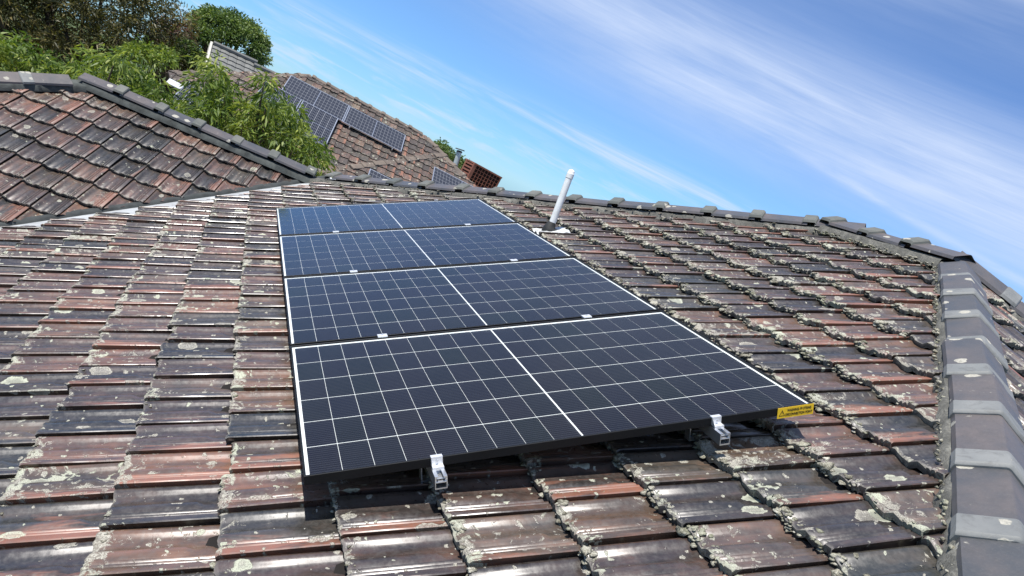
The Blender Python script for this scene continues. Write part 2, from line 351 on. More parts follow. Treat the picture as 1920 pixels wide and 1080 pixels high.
# ------------------------------------------------------------------ object helpers
def link(o, parent=None, mw=None):
    COL.objects.link(o)
    if parent is not None: o.parent = parent
    if mw is not None: o.matrix_basis = mw
    return o
def tag(o, label=None, cat=None, group=None, kind=None):
    if label: o['label'] = label
    if cat: o['category'] = cat
    if group: o['group'] = group
    if kind: o['kind'] = kind
    return o
def empty(name, mw, label, cat, group=None):
    o = bpy.data.objects.new(name, None); COL.objects.link(o)
    o.matrix_basis = mw if isinstance(mw, Matrix) else Matrix.Translation(mw)
    o.empty_display_size = 0.2
    return tag(o, label, cat, group)
class MB:
    """collects geometry for one mesh"""
    def __init__(s): s.v = []; s.f = []; s.mi = []; s.tc = None; s.r = None; s.use_tc = False
    def add(s, vs, fs, mi=0):
        b = len(s.v); s.v.extend(tuple(v) for v in vs); s.f.extend(tuple(i + b for i in f) for f in fs); s.mi.extend([mi] * len(fs))
    def box(s, x0, x1, y0, y1, z0, z1, mi=0, mw=None):
        vs = [Vector((x, y, z)) for z in (z0, z1) for y in (y0, y1) for x in (x0, x1)]
        if mw is not None: vs = [mw @ v for v in vs]
        s.add(vs, [(0, 2, 3, 1), (4, 5, 7, 6), (0, 1, 5, 4), (2, 6, 7, 3), (0, 4, 6, 2), (1, 3, 7, 5)], mi)
    def tube(s, pts, rads, seg=14, cap=True, mi=0):
        ring = []
        for i, p in enumerate(pts):
            p = Vector(p); d = (Vector(pts[min(i + 1, len(pts) - 1)]) - Vector(pts[max(i - 1, 0)])).normalized()
            a = d.orthogonal().normalized(); b = d.cross(a)
            if ring:  # keep the frame from twisting
                a = (prev - d * prev.dot(d)).normalized(); b = d.cross(a)
            prev = a
            ring.append([p + (a * math.cos(2 * math.pi * k / seg) + b * math.sin(2 * math.pi * k / seg)) * rads[i] for k in range(seg)])
        vs = [v for r_ in ring for v in r_]; fs = []
        for i in range(len(pts) - 1):
            for k in range(seg):
                k2 = (k + 1) % seg
                fs.append((i * seg + k, i * seg + k2, (i + 1) * seg + k2, (i + 1) * seg + k))
        if cap: fs.append(tuple(range(seg - 1, -1, -1))); fs.append(tuple((len(pts) - 1) * seg + k for k in range(seg)))
        s.add(vs, fs, mi)
    def mesh(s, name, mats, smooth=None):
        me = bpy.data.meshes.new(name); me.from_pydata(s.v, [], s.f); me.update()
        for m_ in (mats if isinstance(mats, (list, tuple)) else [mats]): me.materials.append(m_)
        if len(set(s.mi)) > 1: me.polygons.foreach_set('material_index', s.mi)
        if smooth is not None:
            me.polygons.foreach_set('use_smooth', [True] * len(me.polygons)); me.set_sharp_from_angle(angle=R(smooth))
        return me
    def build(s, name, mats, parent=None, mw=None, smooth=None, bevel=0.0):
        me = s.mesh(name, mats, smooth)
        if bevel:
            bm = bmesh.new(); bm.from_mesh(me)
            bmesh.ops.bevel(bm, geom=list(bm.edges), offset=bevel, segments=1, affect='EDGES', clamp_overlap=True)
            bm.to_mesh(me); bm.free()
        return link(bpy.data.objects.new(name, me), parent, mw)
def set_attr(me, tc=None, r=None):
    if tc is not None:
        a = me.attributes.new('tc', 'FLOAT_VECTOR', 'POINT'); a.data.foreach_set('vector', np.asarray(tc, dtype=np.float32).ravel())
    if r is not None:
        a = me.attributes.new('rnd', 'FLOAT', 'POINT'); a.data.foreach_set('value', np.asarray(r, dtype=np.float32))

# ------------------------------------------------------------------ ground
g = MB(); vs = [(0, 0, 0)]; rads_ = [20, 45, 80, 140, 260, 500, 1000, 2000]; ns = 48      # low hill top: level by the houses, falling away beyond
for r_ in rads_: vs += [(r_ * math.cos(2 * math.pi * k / ns), 10 + r_ * math.sin(2 * math.pi * k / ns), -max(0, r_ - 40) * 0.035) for k in range(ns)]
g.add(vs, [(0, 1 + k, 1 + (k + 1) % ns) for k in range(ns)] + [(1 + i * ns + k, 1 + (i + 1) * ns + k, 1 + (i + 1) * ns + (k + 1) % ns, 1 + i * ns + (k + 1) % ns) for i in range(len(rads_) - 1) for k in range(ns)])
tag(g.build('ground', M['grass']), kind='structure')

# ------------------------------------------------------------------ tiles
GAUGE, TW = 0.3195, 0.2315
PROF = [(-14, -14), (2, -7), (9, 6), (17, 15), (28, 17), (40, 12), (51, 5), (62, 1), (98, 0), (110, 8), (126, 17), (148, 16),
        (164, 9), (171, 18), (177, 18), (184, 12), (190, 20), (196, 20), (203, 14), (211, 25), (238, 28), (241, 25), (227, 3), (227, -14)]
ROWS = [0.0, 0.010, 0.235, 0.262, 0.385]
def tile_geo(seed, low=False):
    q = random.Random(seed); vs, tcs, fs = [], [], []
    prof = PROF if not low else [(-10, -12), (6, 2), (18, 12), (40, 2), (102, 1), (130, 15), (170, 12), (206, 22), (239, 22), (230, -10)]
    rows = ROWS if not low else [0.0, 0.25, 0.375]
    n = len(prof)
    chip = [q.uniform(-0.004, 0.004) for _ in prof]
    for j, t in enumerate(rows):
        for i, (x, h) in enumerate(prof):
            x *= 1e-3; h *= 1e-3
            if 0.105 < x < 0.165 and t > 0.25: h = 0.002 + 0.006 * (x - 0.105) / 0.06
            if j == 0: h -= 0.006
            z = h + 0.032 * (1 - t / GAUGE)
            y = t + (chip[i] if j < 2 else 0)
            if t > 0.23 and t < 0.27 and 0.105 < x < 0.165: y += 0.012 * (1 - abs((x - 0.135) / 0.03)) 
            vs.append((x, y, z)); tcs.append((x, t, 0))
    for j in range(len(rows) - 1):
        for i in range(n - 1):
            a = j * n + i; fs.append((a, a + 1, a + 1 + n, a + n))
    b = len(vs)                       # the nose of the tile
    for i, (x, h) in enumerate(prof):
        x0, y0, z0 = vs[i]; vs.append((x0, y0 + 0.004, z0 - 0.026)); tcs.append((x0, -0.02, 0))
    for i in range(n - 1): fs.append((i, b + i, b + i + 1, i + 1))
    # right edge
    return vs, fs, tcs
def tile_mesh(name, geo, m):
    me = bpy.data.meshes.new(name); me.from_pydata(geo[0], [], geo[1]); me.update(); me.materials.append(m)
    me.polygons.foreach_set('use_smooth', [True] * len(me.polygons)); me.set_sharp_from_angle(angle=R(42))
    set_attr(me, geo[2], [0.0] * len(geo[0])); return me
GEO = [tile_geo(k) for k in range(9)]
GEO_LOW = [tile_geo(k, True) for k in range(3)]
class Slope:
    """frame of a roof plane: x to the right looking up the slope, y up the slope, z outward"""
    def __init__(s, origin, ex, ey):
        s.ex = ex.normalized(); s.ez = s.ex.cross(ey).normalized(); s.ey = s.ez.cross(s.ex).normalized(); s.o = Vector(origin)
        s.mw = Matrix(((s.ex.x, s.ey.x, s.ez.x, s.o.x), (s.ex.y, s.ey.y, s.ez.y, s.o.y), (s.ex.z, s.ey.z, s.ez.z, s.o.z), (0, 0, 0, 1)))
        s.inv = s.mw.inverted()
    def loc(s, p): return s.inv @ p
    def px(s, x, y, z=0.0): return s.inv @ at_plane(x, y, s.o + s.ez * z, s.ez)
def poly_cuts(poly):
    """outward half planes of a convex polygon given counter-clockwise in slope coordinates"""
    out = []
    for a, b in zip(poly, poly[1:] + poly[:1]):
        a, b = Vector((a[0], a[1], 0)), Vector((b[0], b[1], 0)); d = (b - a).normalized(); out.append((a, Vector((d.y, -d.x, 0))))
    return out
def lay_tiles(sl, poly, x0, y0, geo, mats, seed, hidden=None):
    """all tiles of a slope: (matrix, clipped geometry or None, variant, screen area)"""
    q = random.Random(seed); cuts = poly_cuts(poly); res = []
    xs = [p[0] for p in poly]; ys = [p[1] for p in poly]
    for i in range(math.floor((min(xs) - x0) / TW) - 1, math.ceil((max(xs) - x0) / TW) + 1):
        for j in range(math.floor((min(ys) - y0) / GAUGE) - 2, math.ceil((max(ys) - y0) / GAUGE) + 1):
            x, y = x0 + i * TW, y0 + j * GAUGE
            c = Vector((x + TW / 2, y + GAUGE / 2, 0)); dd = max((c - a).dot(n) for a, n in cuts)
            if dd > 0.22: continue
            k = q.randrange(len(geo))
            mt = Matrix.Translation((x + q.uniform(-.002, .002), y + q.gauss(0, .006), q.uniform(-.003, .003))) @ \
                Matrix.Rotation(q.gauss(0, 0.009), 4, 'Z') @ Matrix.Rotation(q.gauss(0, 0.008), 4, 'X') @ Matrix.Rotation(q.gauss(0, 0.011), 4, 'Y')
            clip = None
            if dd > -0.26:
                bm = bmesh.new(); lay = bm.verts.layers.float_vector.new('tc')
                bv = []
                for v, tcv in zip(geo[k][0], geo[k][2]):
                    nv = bm.verts.new(mt @ Vector(v)); nv[lay] = tcv; bv.append(nv)
                for f in geo[k][1]: bm.faces.new([bv[a] for a in f])
                for a, n in cuts:
                    if (c - a).dot(n) > -0.26:
                        bmesh.ops.bisect_plane(bm, geom=bm.verts[:] + bm.edges[:] + bm.faces[:], plane_co=a, plane_no=n, clear_outer=True)
                if len(bm.faces) < 3 or sum(f.calc_area() for f in bm.faces) < 0.004: bm.free(); continue
                bm.verts.index_update()
                clip = ([v.co.copy() for v in bm.verts], [tuple(v.index for v in f.verts) for f in bm.faces], [tuple(v[lay]) for v in bm.verts]); bm.free()
            pts = [project(sl.mw @ (mt @ Vector((dx, dy, 0.02)))) for dx, dy in ((0, 0), (TW, 0), (TW, GAUGE), (0, GAUGE))]
            area = 0
            if all(pts):
                cx = sum(p[0] for p in pts) / 4; cy = sum(p[1] for p in pts) / 4
                if -40 < cx < 1960 and -40 < cy < 1120 and not (hidden and hidden(cx, cy, c)):
                    area = abs(sum(pts[a][0] * pts[(a + 1) % 4][1] - pts[(a + 1) % 4][0] * pts[a][1] for a in range(4))) / 2
                    if clip: area *= 0.6
            res.append((mt, clip, k, area, c, dd))
    return res
def make_tiles(slope_obj, tiles, chosen, geo, meshes, m, seed, joined_name):
    q = random.Random(seed); V, Fc, TC, RN = [], [], [], []
    for idx, (mt, clip, k, area, c, dd) in enumerate(tiles):
        if idx in chosen:
            if clip is None:
                o = bpy.data.objects.new('roof_tile', meshes[k]); link(o, slope_obj, mt)
            else:
                org = mt.translation.copy()
                link(bpy.data.objects.new('roof_tile', tile_mesh('roof_tile', ([v - org for v in clip[0]], clip[1], clip[2]), m)), slope_obj, Matrix.Translation(org))
            continue
        vs, fs, tcs = clip if clip else ([mt @ Vector(v) for v in geo[k][0]], geo[k][1], geo[k][2])
        b = len(V); V.extend(vs); Fc.extend(tuple(a + b for a in f) for f in fs); TC.extend(tcs); RN.extend([q.random()] * len(vs))
    if V:
        me = bpy.data.meshes.new(joined_name); me.from_pydata([tuple(v) for v in V], [], Fc); me.update(); me.materials.append(m)
        me.polygons.foreach_set('use_smooth', [True] * len(me.polygons)); me.set_sharp_from_angle(angle=R(42))
        set_attr(me, TC, RN)
        tag(link(bpy.data.objects.new(joined_name, me), slope_obj), kind='stuff')
def slope_sheet(name, sl, poly, m, parent, thick=0.05):
    mb = MB(); n = len(poly)
    mb.add([(x, y, 0.0) for x, y in poly] + [(x, y, -thick) for x, y in poly],
           [tuple(range(n)), tuple(range(2 * n - 1, n - 1, -1))] + [(i, i + n, (i + 1) % n + n, (i + 1) % n) for i in range(n)])
    return mb.build(name, m, parent, sl.mw)

# --- lichen and moss lumps
def ico(sub):
    bm = bmesh.new(); bmesh.ops.create_icosphere(bm, subdivisions=sub, radius=1.0)
    v = np.array([x.co[:] for x in bm.verts]); f = [tuple(a.index for a in x.verts) for x in bm.faces]; bm.free(); return v, f
ICO = ico(2); ICO1 = ico(1)
def lumps(name, spots, m, parent, seed):
    q = np.random.default_rng(seed); V = []; Fc = []; b = 0
    def crusty(ico_, k, amp):           # a stock of irregular crust shapes
        out = []
        for i in range(k):
            off = Vector(q.uniform(0, 90, 3)); pts = []
            for v in ico_[0]:
                vv = Vector(v); d = 1 + amp * (mnoise.noise(vv * 1.6 + off) * 1.3 + mnoise.noise(vv * 4.2 + off) * 0.7)
                pts.append(tuple(vv * d))
            out.append(np.array(pts))
        return out
    small, big = crusty(ICO1, 14, 0.55), crusty(ICO, 12, 0.60)
    for (x, y, z, r_, flat) in spots:
        isb = r_ > 0.0115
        base = (big if isb else small)[int(q.integers(12))]; faces = (ICO if isb else ICO1)[1]
        a = q.uniform(0, 6.28); ca, sa = math.cos(a), math.sin(a)
        p = base * r_ * np.array([q.uniform(0.8, 1.5), q.uniform(0.7, 1.2), flat])
        V.append(np.stack([p[:, 0] * ca - p[:, 1] * sa + x, p[:, 0] * sa + p[:, 1] * ca + y, p[:, 2] + z], 1))
        Fc.extend(tuple(i + b for i in f) for f in faces); b += len(base)
    me = bpy.data.meshes.new(name); me.from_pydata(np.concatenate(V).tolist(), [], Fc); me.update(); me.materials.append(m)
    me.polygons.foreach_set('use_smooth', [True] * len(me.polygons))
    return tag(link(bpy.data.objects.new(name, me), parent), kind='stuff')

# ------------------------------------------------------------------ near house
house = empty('tiled_house', Vector((0, 4, 0)), 'near house with glazed dark terracotta tile roof carrying four solar panels', 'house')
HM = house.matrix_basis.inverted()
ZB = -0.168                                   # base plane of the tiles below the panel plane
def PL(u, v, z=ZB): return LW(u, v, z)
EX_M, EY_M = Vector((0, -1, 0)), A @ Vector((1, 0, 0))
main = Slope(PL(0, 0), EX_M, EY_M)            # slope coords: x = -v, y = u
U_R, V_FAR, V_NEAR = 4.40, 3.12, 1.87
EAVE = -4.0
hipdir_n = Vector((-0.6397, -0.7084, -0.2983))      # near hip, downwards
# wing ridge: from the junction J, level, away to the left
J = LW(0.53, 7.14, -0.06)
cW = Vector((-2.42, 0.42, 0)).normalized()
nh = Vector((-cW.y, cW.x, 0)); nh = nh if nh.y < 0 else -nh      # horizontal, down the wing slope
upW = (-nh * ct + Vector((0, 0, 1)) * st)
wing = Slope(J - Vector((0, 0, 0.145)), -cW, upW)
# valley: main plane x wing plane
vd = main.ez.cross(wing.ez).normalized(); vd = vd if vd.z < 0 else -vd
mm = Matrix((main.ez, wing.ez, vd)); v0 = mm.inverted() @ Vector((main.ez.dot(main.o), wing.ez.dot(wing.o), vd.dot(J)))
vA, vB = main.loc(v0), main.loc(v0 + vd * 7)
HF0, HF1 = Vector((-7.14, 0.53)), Vector((-V_FAR, U_R))          # far hip in slope coords (x=-v, y=u)
HN1 = Vector((-V_NEAR, U_R)); HN0 = HN1 + Vector((2.757, -2.75)) * 3.1
def shift_line(a, b, d):
    n = Vector(((b - a).y, -(b - a).x)).normalized() * d; return a + n, b + n
def isect(a, b, c, d):
    r_, s_ = b - a, d - c; k = r_.x * s_.y - r_.y * s_.x
    t = ((c - a).x * s_.y - (c - a).y * s_.x) / k; return a + r_ * t
va2, vb2 = Vector(vA[:2]), Vector(vB[:2])
# counter-clockwise: eave right, near hip, ridge, far hip, valley
def main_poly(valley_off, top_off, hip_off):
    vl = shift_line(va2, vb2, -valley_off)
    n_ = shift_line(HN0, HN1, -hip_off); f_ = shift_line(HF1, HF0, -hip_off)
    rl = (Vector((0, U_R - top_off)), Vector((-9, U_R - top_off))); el_ = (Vector((-9, EAVE)), Vector((9, EAVE)))
    P = [isect(*el_, *n_), isect(*n_, *rl), isect(*rl, *f_), isect(*f_, *vl), isect(*vl, *el_)]
    return [(p.x, p.y) for p in P]
def sgn_area(p): return sum(a[0] * b[1] - b[0] * a[1] for a, b in zip(p, p[1:] + p[:1])) / 2
PM = main_poly(0.0, 0.0, 0.0)
VOFF = 0.17 if sgn_area(PM) > 0 else -0.17
PMT = main_poly(0.21, 0.05, 0.03)
main_o = slope_sheet('main_roof_slope', main, PM, M['sarking'], house)
main_o.matrix_basis = HM @ main.mw
def in_quad(px, py, q):
    s_ = [(q[(k + 1) % 4][0] - q[k][0]) * (py - q[k][1]) - (q[(k + 1) % 4][1] - q[k][1]) * (px - q[k][0]) for k in range(4)]
    return all(a >= 0 for a in s_) or all(a <= 0 for a in s_)
ARR = [(571, 896), (1522, 752), (903, 376), (514, 388)]
tilesM = lay_tiles(main, PMT, -0.09 - 40 * TW, 0.074 - 20 * GAUGE, GEO, None, 1, lambda x, y, c: in_quad(x, y, ARR))
# wing slope polygon in wing coords: ridge end to the left, hip, valley
K = wing.loc(J + cW * 2.62); RW = wing.loc(J)
vAw, vBw = wing.loc(v0), wing.loc(v0 + vd * 7)
hipW = (Vector((K.x, K.y)), Vector((K.x - 4.2 * ct, K.y - 4.2)))
def wing_poly(voff, top):
    vl = shift_line(Vector(vBw[:2]), Vector(vAw[:2]), -voff)
    rl = (Vector((RW.x, top)), Vector((K.x, top)))
    a = isect(*vl, *rl); b = isect(*rl, *hipW); c = hipW[1]; d = isect(*vl, Vector((-9, c.y)), Vector((9, c.y)))
    return [(a.x, a.y), (b.x, b.y), (c.x, c.y), (d.x, d.y)]
TOPW = 0.04
PW = wing_poly(0.0, TOPW); PWT = wing_poly(0.012, TOPW - 0.03)
if sgn_area(PW) < 0: PW.reverse(); PWT.reverse()
wing_o = slope_sheet('wing_roof_slope', wing, PW, M['sarking'], house); wing_o.matrix_basis = HM @ wing.mw
tilesW = lay_tiles(wing, PWT, 0.07, -0.02, GEO, None, 2)
# hipped end nearest the photographer
R1 = PL(U_R, V_NEAR)
end = Slope(R1, Vector((1, 0, 0)), hipdir_n * -1)
hnl = end.loc(R1 + hipdir_n * 9)
hipR = (R1 + Vector((9, -9, -9 * math.tan(PITCH)))); hrl = end.loc(hipR)
PE = [(0, 0), (hnl.x, hnl.y), (hrl.x * hnl.y / hrl.y, hnl.y)]
if sgn_area(PE) < 0: PE.reverse()
end_o = slope_sheet('end_roof_slope', end, PE, M['sarking'], house); end_o.matrix_basis = HM @ end.mw
tilesE = lay_tiles(end, [(p[0] * 0.995, p[1] - 0.05) for p in PE], 0.05, -0.10, GEO, None, 3)
# faces turned away from the camera
far_o = MB(); f0, f1 = main.mw @ Vector((HF0.x, HF0.y, 0)), main.mw @ Vector((HF1.x, HF1.y, 0))
kw = J + cW * 2.62 - Vector((0, 0, 0.14))
dn = Vector((0, 3.9, -3.9 * math.tan(PITCH)))
far_o.add([f1, f0, kw, kw + dn + Vector((-1.5, 0, 0)), f1 + Vector((4.5, 5.6, 0)) + Vector((0, 0, (kw + dn).z - f1.z))], [(0, 1, 2, 3, 4)])
far_o.build('back_roof_slope', M['tile_far'], house, HM)
rp0, rp1 = main.mw @ Vector((-V_FAR, U_R, 0)), main.mw @ Vector((-V_NEAR, U_R, 0))
bk = MB(); dz = Vector((8, 0, -8 * math.tan(PITCH)))
bk.add([rp0, rp1, rp1 + dz + Vector((0, -8, 0)), rp0 + dz + Vector((0, 8, 0))], [(0, 3, 2, 1)])
bk.build('rear_roof_slope', M['tile_far'], house, HM)
wl = MB(); ez_ = PL(EAVE, 0).z - 0.12
wl.box(PL(EAVE, 0).x + 0.5, 11, -6.4, 11, 0, ez_); wl.box(-7, PL(EAVE, 0).x + 0.5, 8.3, 11, 0, ez_)
wl.build('wall', M['brick'], house, HM)

# which tiles are single pieces: the 300 that show largest
allt = sorted([(t[3], 'M', i) for i, t in enumerate(tilesM)] + [(t[3], 'W', i) for i, t in enumerate(tilesW)] + [(t[3], 'E', i) for i, t in enumerate(tilesE)], reverse=True)[:300]
meshM = [tile_mesh('roof_tile', g_, M['tile']) for g_ in GEO]
meshW = [tile_mesh('roof_tile', g_, M['tile_wing']) for g_ in GEO]
for ob, ts, key, ms, m_ in ((main_o, tilesM, 'M', meshM, M['tile']), (wing_o, tilesW, 'W', meshW, M['tile_wing']), (end_o, tilesE, 'E', meshM, M['tile'])):
    make_tiles(ob, ts, {i for a, k, i in allt if k == key and a > 0}, GEO, ms, m_, ord(key), 'remaining_roof_tiles')

# crusty lichen on the tile noses
def prof_h(x):
    x *= 1000
    for (a, ha), (b, hb) in zip(PROF[1:], PROF[2:]):
        if a <= x <= b: return (ha + (hb - ha) * (x - a) / max(1e-6, b - a)) / 1000
    return 0
q = random.Random(31); spots = []
for (mt, clip, k, area, c, dd) in tilesM:
    if area <= 0 or dd > -0.1: continue
    u, v = c.y, -c.x
    heavy = max(0.0, min(1.0, (u + 0.1) / 1.6)); heavy = 0.14 + 0.86 * heavy
    n = int(heavy * 30 * q.uniform(0.35, 1.35))
    patchy = 0.5 + mnoise.noise(Vector((u * 1.7, v * 1.7, 3.1)))
    n = int(n * max(0.25, min(1.6, 0.55 + patchy)))
    for _ in range(n):
        x = q.choice((q.uniform(0.0, 0.07), q.uniform(0.0, 0.07), q.uniform(0.05, 0.225)))
        y = min(abs(q.gauss(0, 0.022)), 0.10) - 0.006
        r_ = q.uniform(0.003, 0.0075) * (1.0 + 0.9 * heavy * q.random())
        if q.random() < 0.09: r_ *= 1.9
        if q.random() < 0.3 * heavy: y = -0.004
        p = mt @ Vector((x, y, prof_h(x) + 0.032 * (1 - y / GAUGE) - (q.uniform(0.007, 0.024) if y < 0.001 else 0.0)))
        spots.append((p.x, p.y, p.z - r_ * 0.1, r_, q.uniform(0.22, 0.48)))
lumps('lichen_crust', spots, M['crust'], main_o, 5)
spots = []
for (mt, clip, k, area, c, dd) in tilesE:
    if area <= 0 or dd > -0.1: continue
    for _ in range(9):
        x = q.uniform(0, 0.22); y = abs(q.gauss(0, 0.02)); p = mt @ Vector((x, y, prof_h(x) + 0.03))
        spots.append((p.x, p.y, p.z, q.uniform(0.005, 0.014), 0.5))
if spots: lumps('lichen_crust', spots, M['crust'], end_o, 6)
spots = []
for (mt, clip, k, area, c, dd) in tilesW:
    if area <= 0 or dd > -0.1: continue
    for _ in range(q.randrange(1, 6)):
        x = q.choice((q.uniform(0.12, 0.22), q.uniform(0, 0.22))); y = abs(q.gauss(0, 0.012)); p = mt @ Vector((x, y, prof_h(x) + 0.03))
        spots.append((p.x, p.y, p.z, q.uniform(0.004, 0.010), 0.45))
lumps('lichen_crust', spots, M['crust'], wing_o, 7)

# ridge and hip capping
def cap_mesh(length=0.47, flank=0.145, ang=29, ch=0.009):
    mb = MB(); a = R(ang); th = 0.014
    def sect(y, s, dz):
        c_, s_ = math.cos(a) * flank * s, math.sin(a) * flank * s
        top = [(-c_ - 0.004, y, -s_ - 0.022 + dz), (-c_, y, -s_ + dz), (-c_ * 0.06, y, -s_ * 0.05 + dz), (0, y, -s_ * 0.025 + dz), (c_ * 0.06, y, -s_ * 0.05 + dz), (c_, y, -s_ + dz), (c_ + 0.004, y, -s_ - 0.022 + dz)]
        return top
    def strip(secs, mi):
        n = 7; vs = [p for s_ in secs for p in s_]
        mb.add(vs, [(i * n + k, i * n + k + 1, (i + 1) * n + k + 1, (i + 1) * n + k) for i in range(len(secs) - 1) for k in range(n - 1)], mi)
    # y runs up the hip; the collar is at the lower end and laps over the cap below
    strip([sect(0.100, 1.0, 0.003), sect(length, 1.0, -0.010)], 0)
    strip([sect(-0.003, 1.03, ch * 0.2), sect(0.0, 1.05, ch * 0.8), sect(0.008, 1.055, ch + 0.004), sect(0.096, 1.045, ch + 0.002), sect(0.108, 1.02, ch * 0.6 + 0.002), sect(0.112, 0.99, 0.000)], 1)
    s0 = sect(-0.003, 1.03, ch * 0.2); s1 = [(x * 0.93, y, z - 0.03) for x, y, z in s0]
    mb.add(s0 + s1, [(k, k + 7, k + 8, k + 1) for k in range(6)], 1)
    return mb
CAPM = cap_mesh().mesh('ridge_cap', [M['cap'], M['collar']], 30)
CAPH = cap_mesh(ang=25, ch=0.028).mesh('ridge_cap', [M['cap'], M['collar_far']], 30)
CAPF = cap_mesh(ch=0.02, ang=24).mesh('ridge_cap', [M['cap_far'], M['cap_far']], 30)
def frame_along(d, up=Vector((0, 0, 1))):
    y = d.normalized(); x = y.cross(up).normalized(); z = x.cross(y)
    return Matrix(((x.x, y.x, z.x, 0), (x.y, y.y, z.y, 0), (x.z, y.z, z.z, 0), (0, 0, 0, 1)))
def mortar_strip(name, p0, p1, half, depth, parent, m, seed, up=Vector((0, 0, 1)), lumpy=0.012, step=0.035):
    """bed of mortar below a run of caps, ragged along both edges"""
    fr = frame_along(p1 - p0, up); L = (p1 - p0).length; n = max(2, int(L / step)); mb = MB(); vs = []; q = random.Random(seed)
    for i in range(n + 1):
        y = L * i / n
        def j(s_): return mnoise.noise(Vector((y * 7, s_ * 3.3, seed))) * lumpy * 0.8 + q.uniform(-lumpy, lumpy) * 0.3
        e0, e1 = half + 0.006 + j(1) * 1.2, half + 0.006 + j(2) * 1.2
        for x, z in ((-e0 - 0.012, -depth), (-e0, -depth * 0.62 + j(3)), (-half + 0.012, -half * 0.66), (0, -0.055), (half - 0.012, -half * 0.66), (e1, -depth * 0.62 + j(4)), (e1 + 0.012, -depth)):
            vs.append((x, y, z))
    mb.add(vs, [(i * 7 + k, i * 7 + k + 1, (i + 1) * 7 + k + 1, (i + 1) * 7 + k) for i in range(n) for k in range(6)])
    mw = Matrix.Translation(p0) @ fr
    return mb.build(name, m, parent, HM @ mw if parent is house else mw, smooth=60), mw
def cap_run(name, low, high, parent, first, seed, m=None, mesh=CAPM, lift=0.0, half=0.13, depth=0.155, spacing=0.43, mort=None, tail=0.36):
    """caps laid from the low end up; first = distance of the first collar from the low end"""
    bed, mw = mortar_strip(name, low, high, half, depth, parent, mort or M['mortar'], seed)
    L = (high - low).length; q = random.Random(seed); y = first
    while y < L - tail:
        o = bpy.data.objects.new('ridge_cap', mesh)
        link(o, bed, Matrix.Translation((q.uniform(-.006, .006), y + q.uniform(-.008, .008), lift + q.uniform(-.007, .010))) @
             Matrix.Rotation(q.gauss(0, 0.018), 4, 'Z') @ Matrix.Rotation(0.030 + q.gauss(0, 0.010), 4, 'X') @ Matrix.Rotation(q.gauss(0, 0.02), 4, 'Y'))
        y += spacing
    return bed
h1 = LW(4.44, 1.85, -0.055)
cap_run('near_hip_capping', h1 + hipdir_n * 5.55, h1 + hipdir_n * 0.10, house, 5.55 - 5.02 - 0.43, 11)
cap_run('far_hip_capping', LW(0.50, 7.17, -0.06), LW(4.38, 3.10, -0.06), house, 0.25, 12, mesh=CAPH, tail=0.12)
cap_run('ridge_capping', LW(U_R, V_FAR + 0.1, -0.055), LW(U_R, V_NEAR - 0.02, -0.055), house, 0.12, 13, mesh=CAPH, tail=0.2)
cap_run('right_hip_capping', h1 + Vector((3.9, -3.9, -3.9 * math.tan(PITCH))), h1 + Vector((0.07, -0.07, -0.045)), house, 0.2, 14, tail=0.3)
cap_run('wing_ridge_capping', J + Vector((0.1, 0, 0)), J + cW * 2.62, house, 0.15, 15, mort=M['mortar_dark'], mesh=CAPH, tail=0.3)
wk = J + cW * 2.62
whip = wing.mw @ Vector((hipW[1].x, hipW[1].y, 0)) - wing.mw @ Vector((K.x, K.y, 0))
cap_run('wing_hip_capping', wk + whip * 0.9, wk, house, 0.1, 16, tail=0.3, mort=M['mortar_dark'])

# heavier mortar and lichen where ridge and hips meet
q = random.Random(77); spots = []
for t in [i / 150 for i in range(150)]:
    for s_ in range(2):
        p = LW(U_R - q.uniform(0.10, 0.24), V_FAR + (V_NEAR - V_FAR) * t, -0.125 + q.uniform(-0.012, 0.012)); spots.append((*p, q.uniform(0.005, 0.014), 0.5))
for t in [i / 420 for i in range(420)]:
    p = LW(0.5 + 3.85 * t, 7.14 - 4.0 * t, 0) ; d = Vector((-(4.0), -3.85)).normalized()
    k = q.uniform(0.13, 0.26); p = LW(0.5 + 3.85 * t + d.x * k * 0.7, 7.14 - 4.0 * t + d.y * k * 0.7, -0.115 + q.uniform(-0.02, 0.02)); spots.append((*p, q.uniform(0.004, 0.012), 0.3))
for t in [i / 330 for i in range(330)]:
    p = h1 + hipdir_n * (0.1 + 4.3 * t) + (A @ Vector((-0.71, 0.71, 0))) * q.uniform(0.125, 0.19) + (A @ Vector((0, 0, 1))) * q.uniform(-0.085, -0.055)
    spots.append((*p, q.uniform(0.004, 0.013), 0.7))
lm = lumps('lichen_crust', spots, M['crust'], house, 8); lm.matrix_basis = HM

# valley flashing
vy = MB(); n = 26; vl_ = 5.0; vs = []
for i in range(n + 1):
    c = v0 + vd * (vl_ * i / n - 0.25)
    am = main.ey * 0 + (main.ez.cross(vd)).normalized(); am = am if am.dot(Vector((1, -1, 0))) > 0 else -am
    aw = (wing.ez.cross(vd)).normalized(); aw = aw if aw.dot(Vector((-1, 1, 0))) > 0 else -aw
    up = (main.ez + wing.ez).normalized()
    for a_, d_ in ((am, 0.34), (am, 0.16), (am, 0.0), (aw, 0.03), (aw, 0.07)):
        vs.append(c + a_ * d_ + up * 0.012 + (up * 0.012 if d_ == 0.16 else Vector((0, 0, 0))))
vy.add(vs, [(i * 5 + k, (i + 1) * 5 + k, (i + 1) * 5 + k + 1, i * 5 + k + 1) for i in range(n) for k in range(4)])
vy.build('valley_flashing', M['flash'], house, HM, smooth=30)
ve = MB(); vs = []; q = random.Random(5)       # ragged dark pointing; shadow under the cut wing tiles is put into its colour
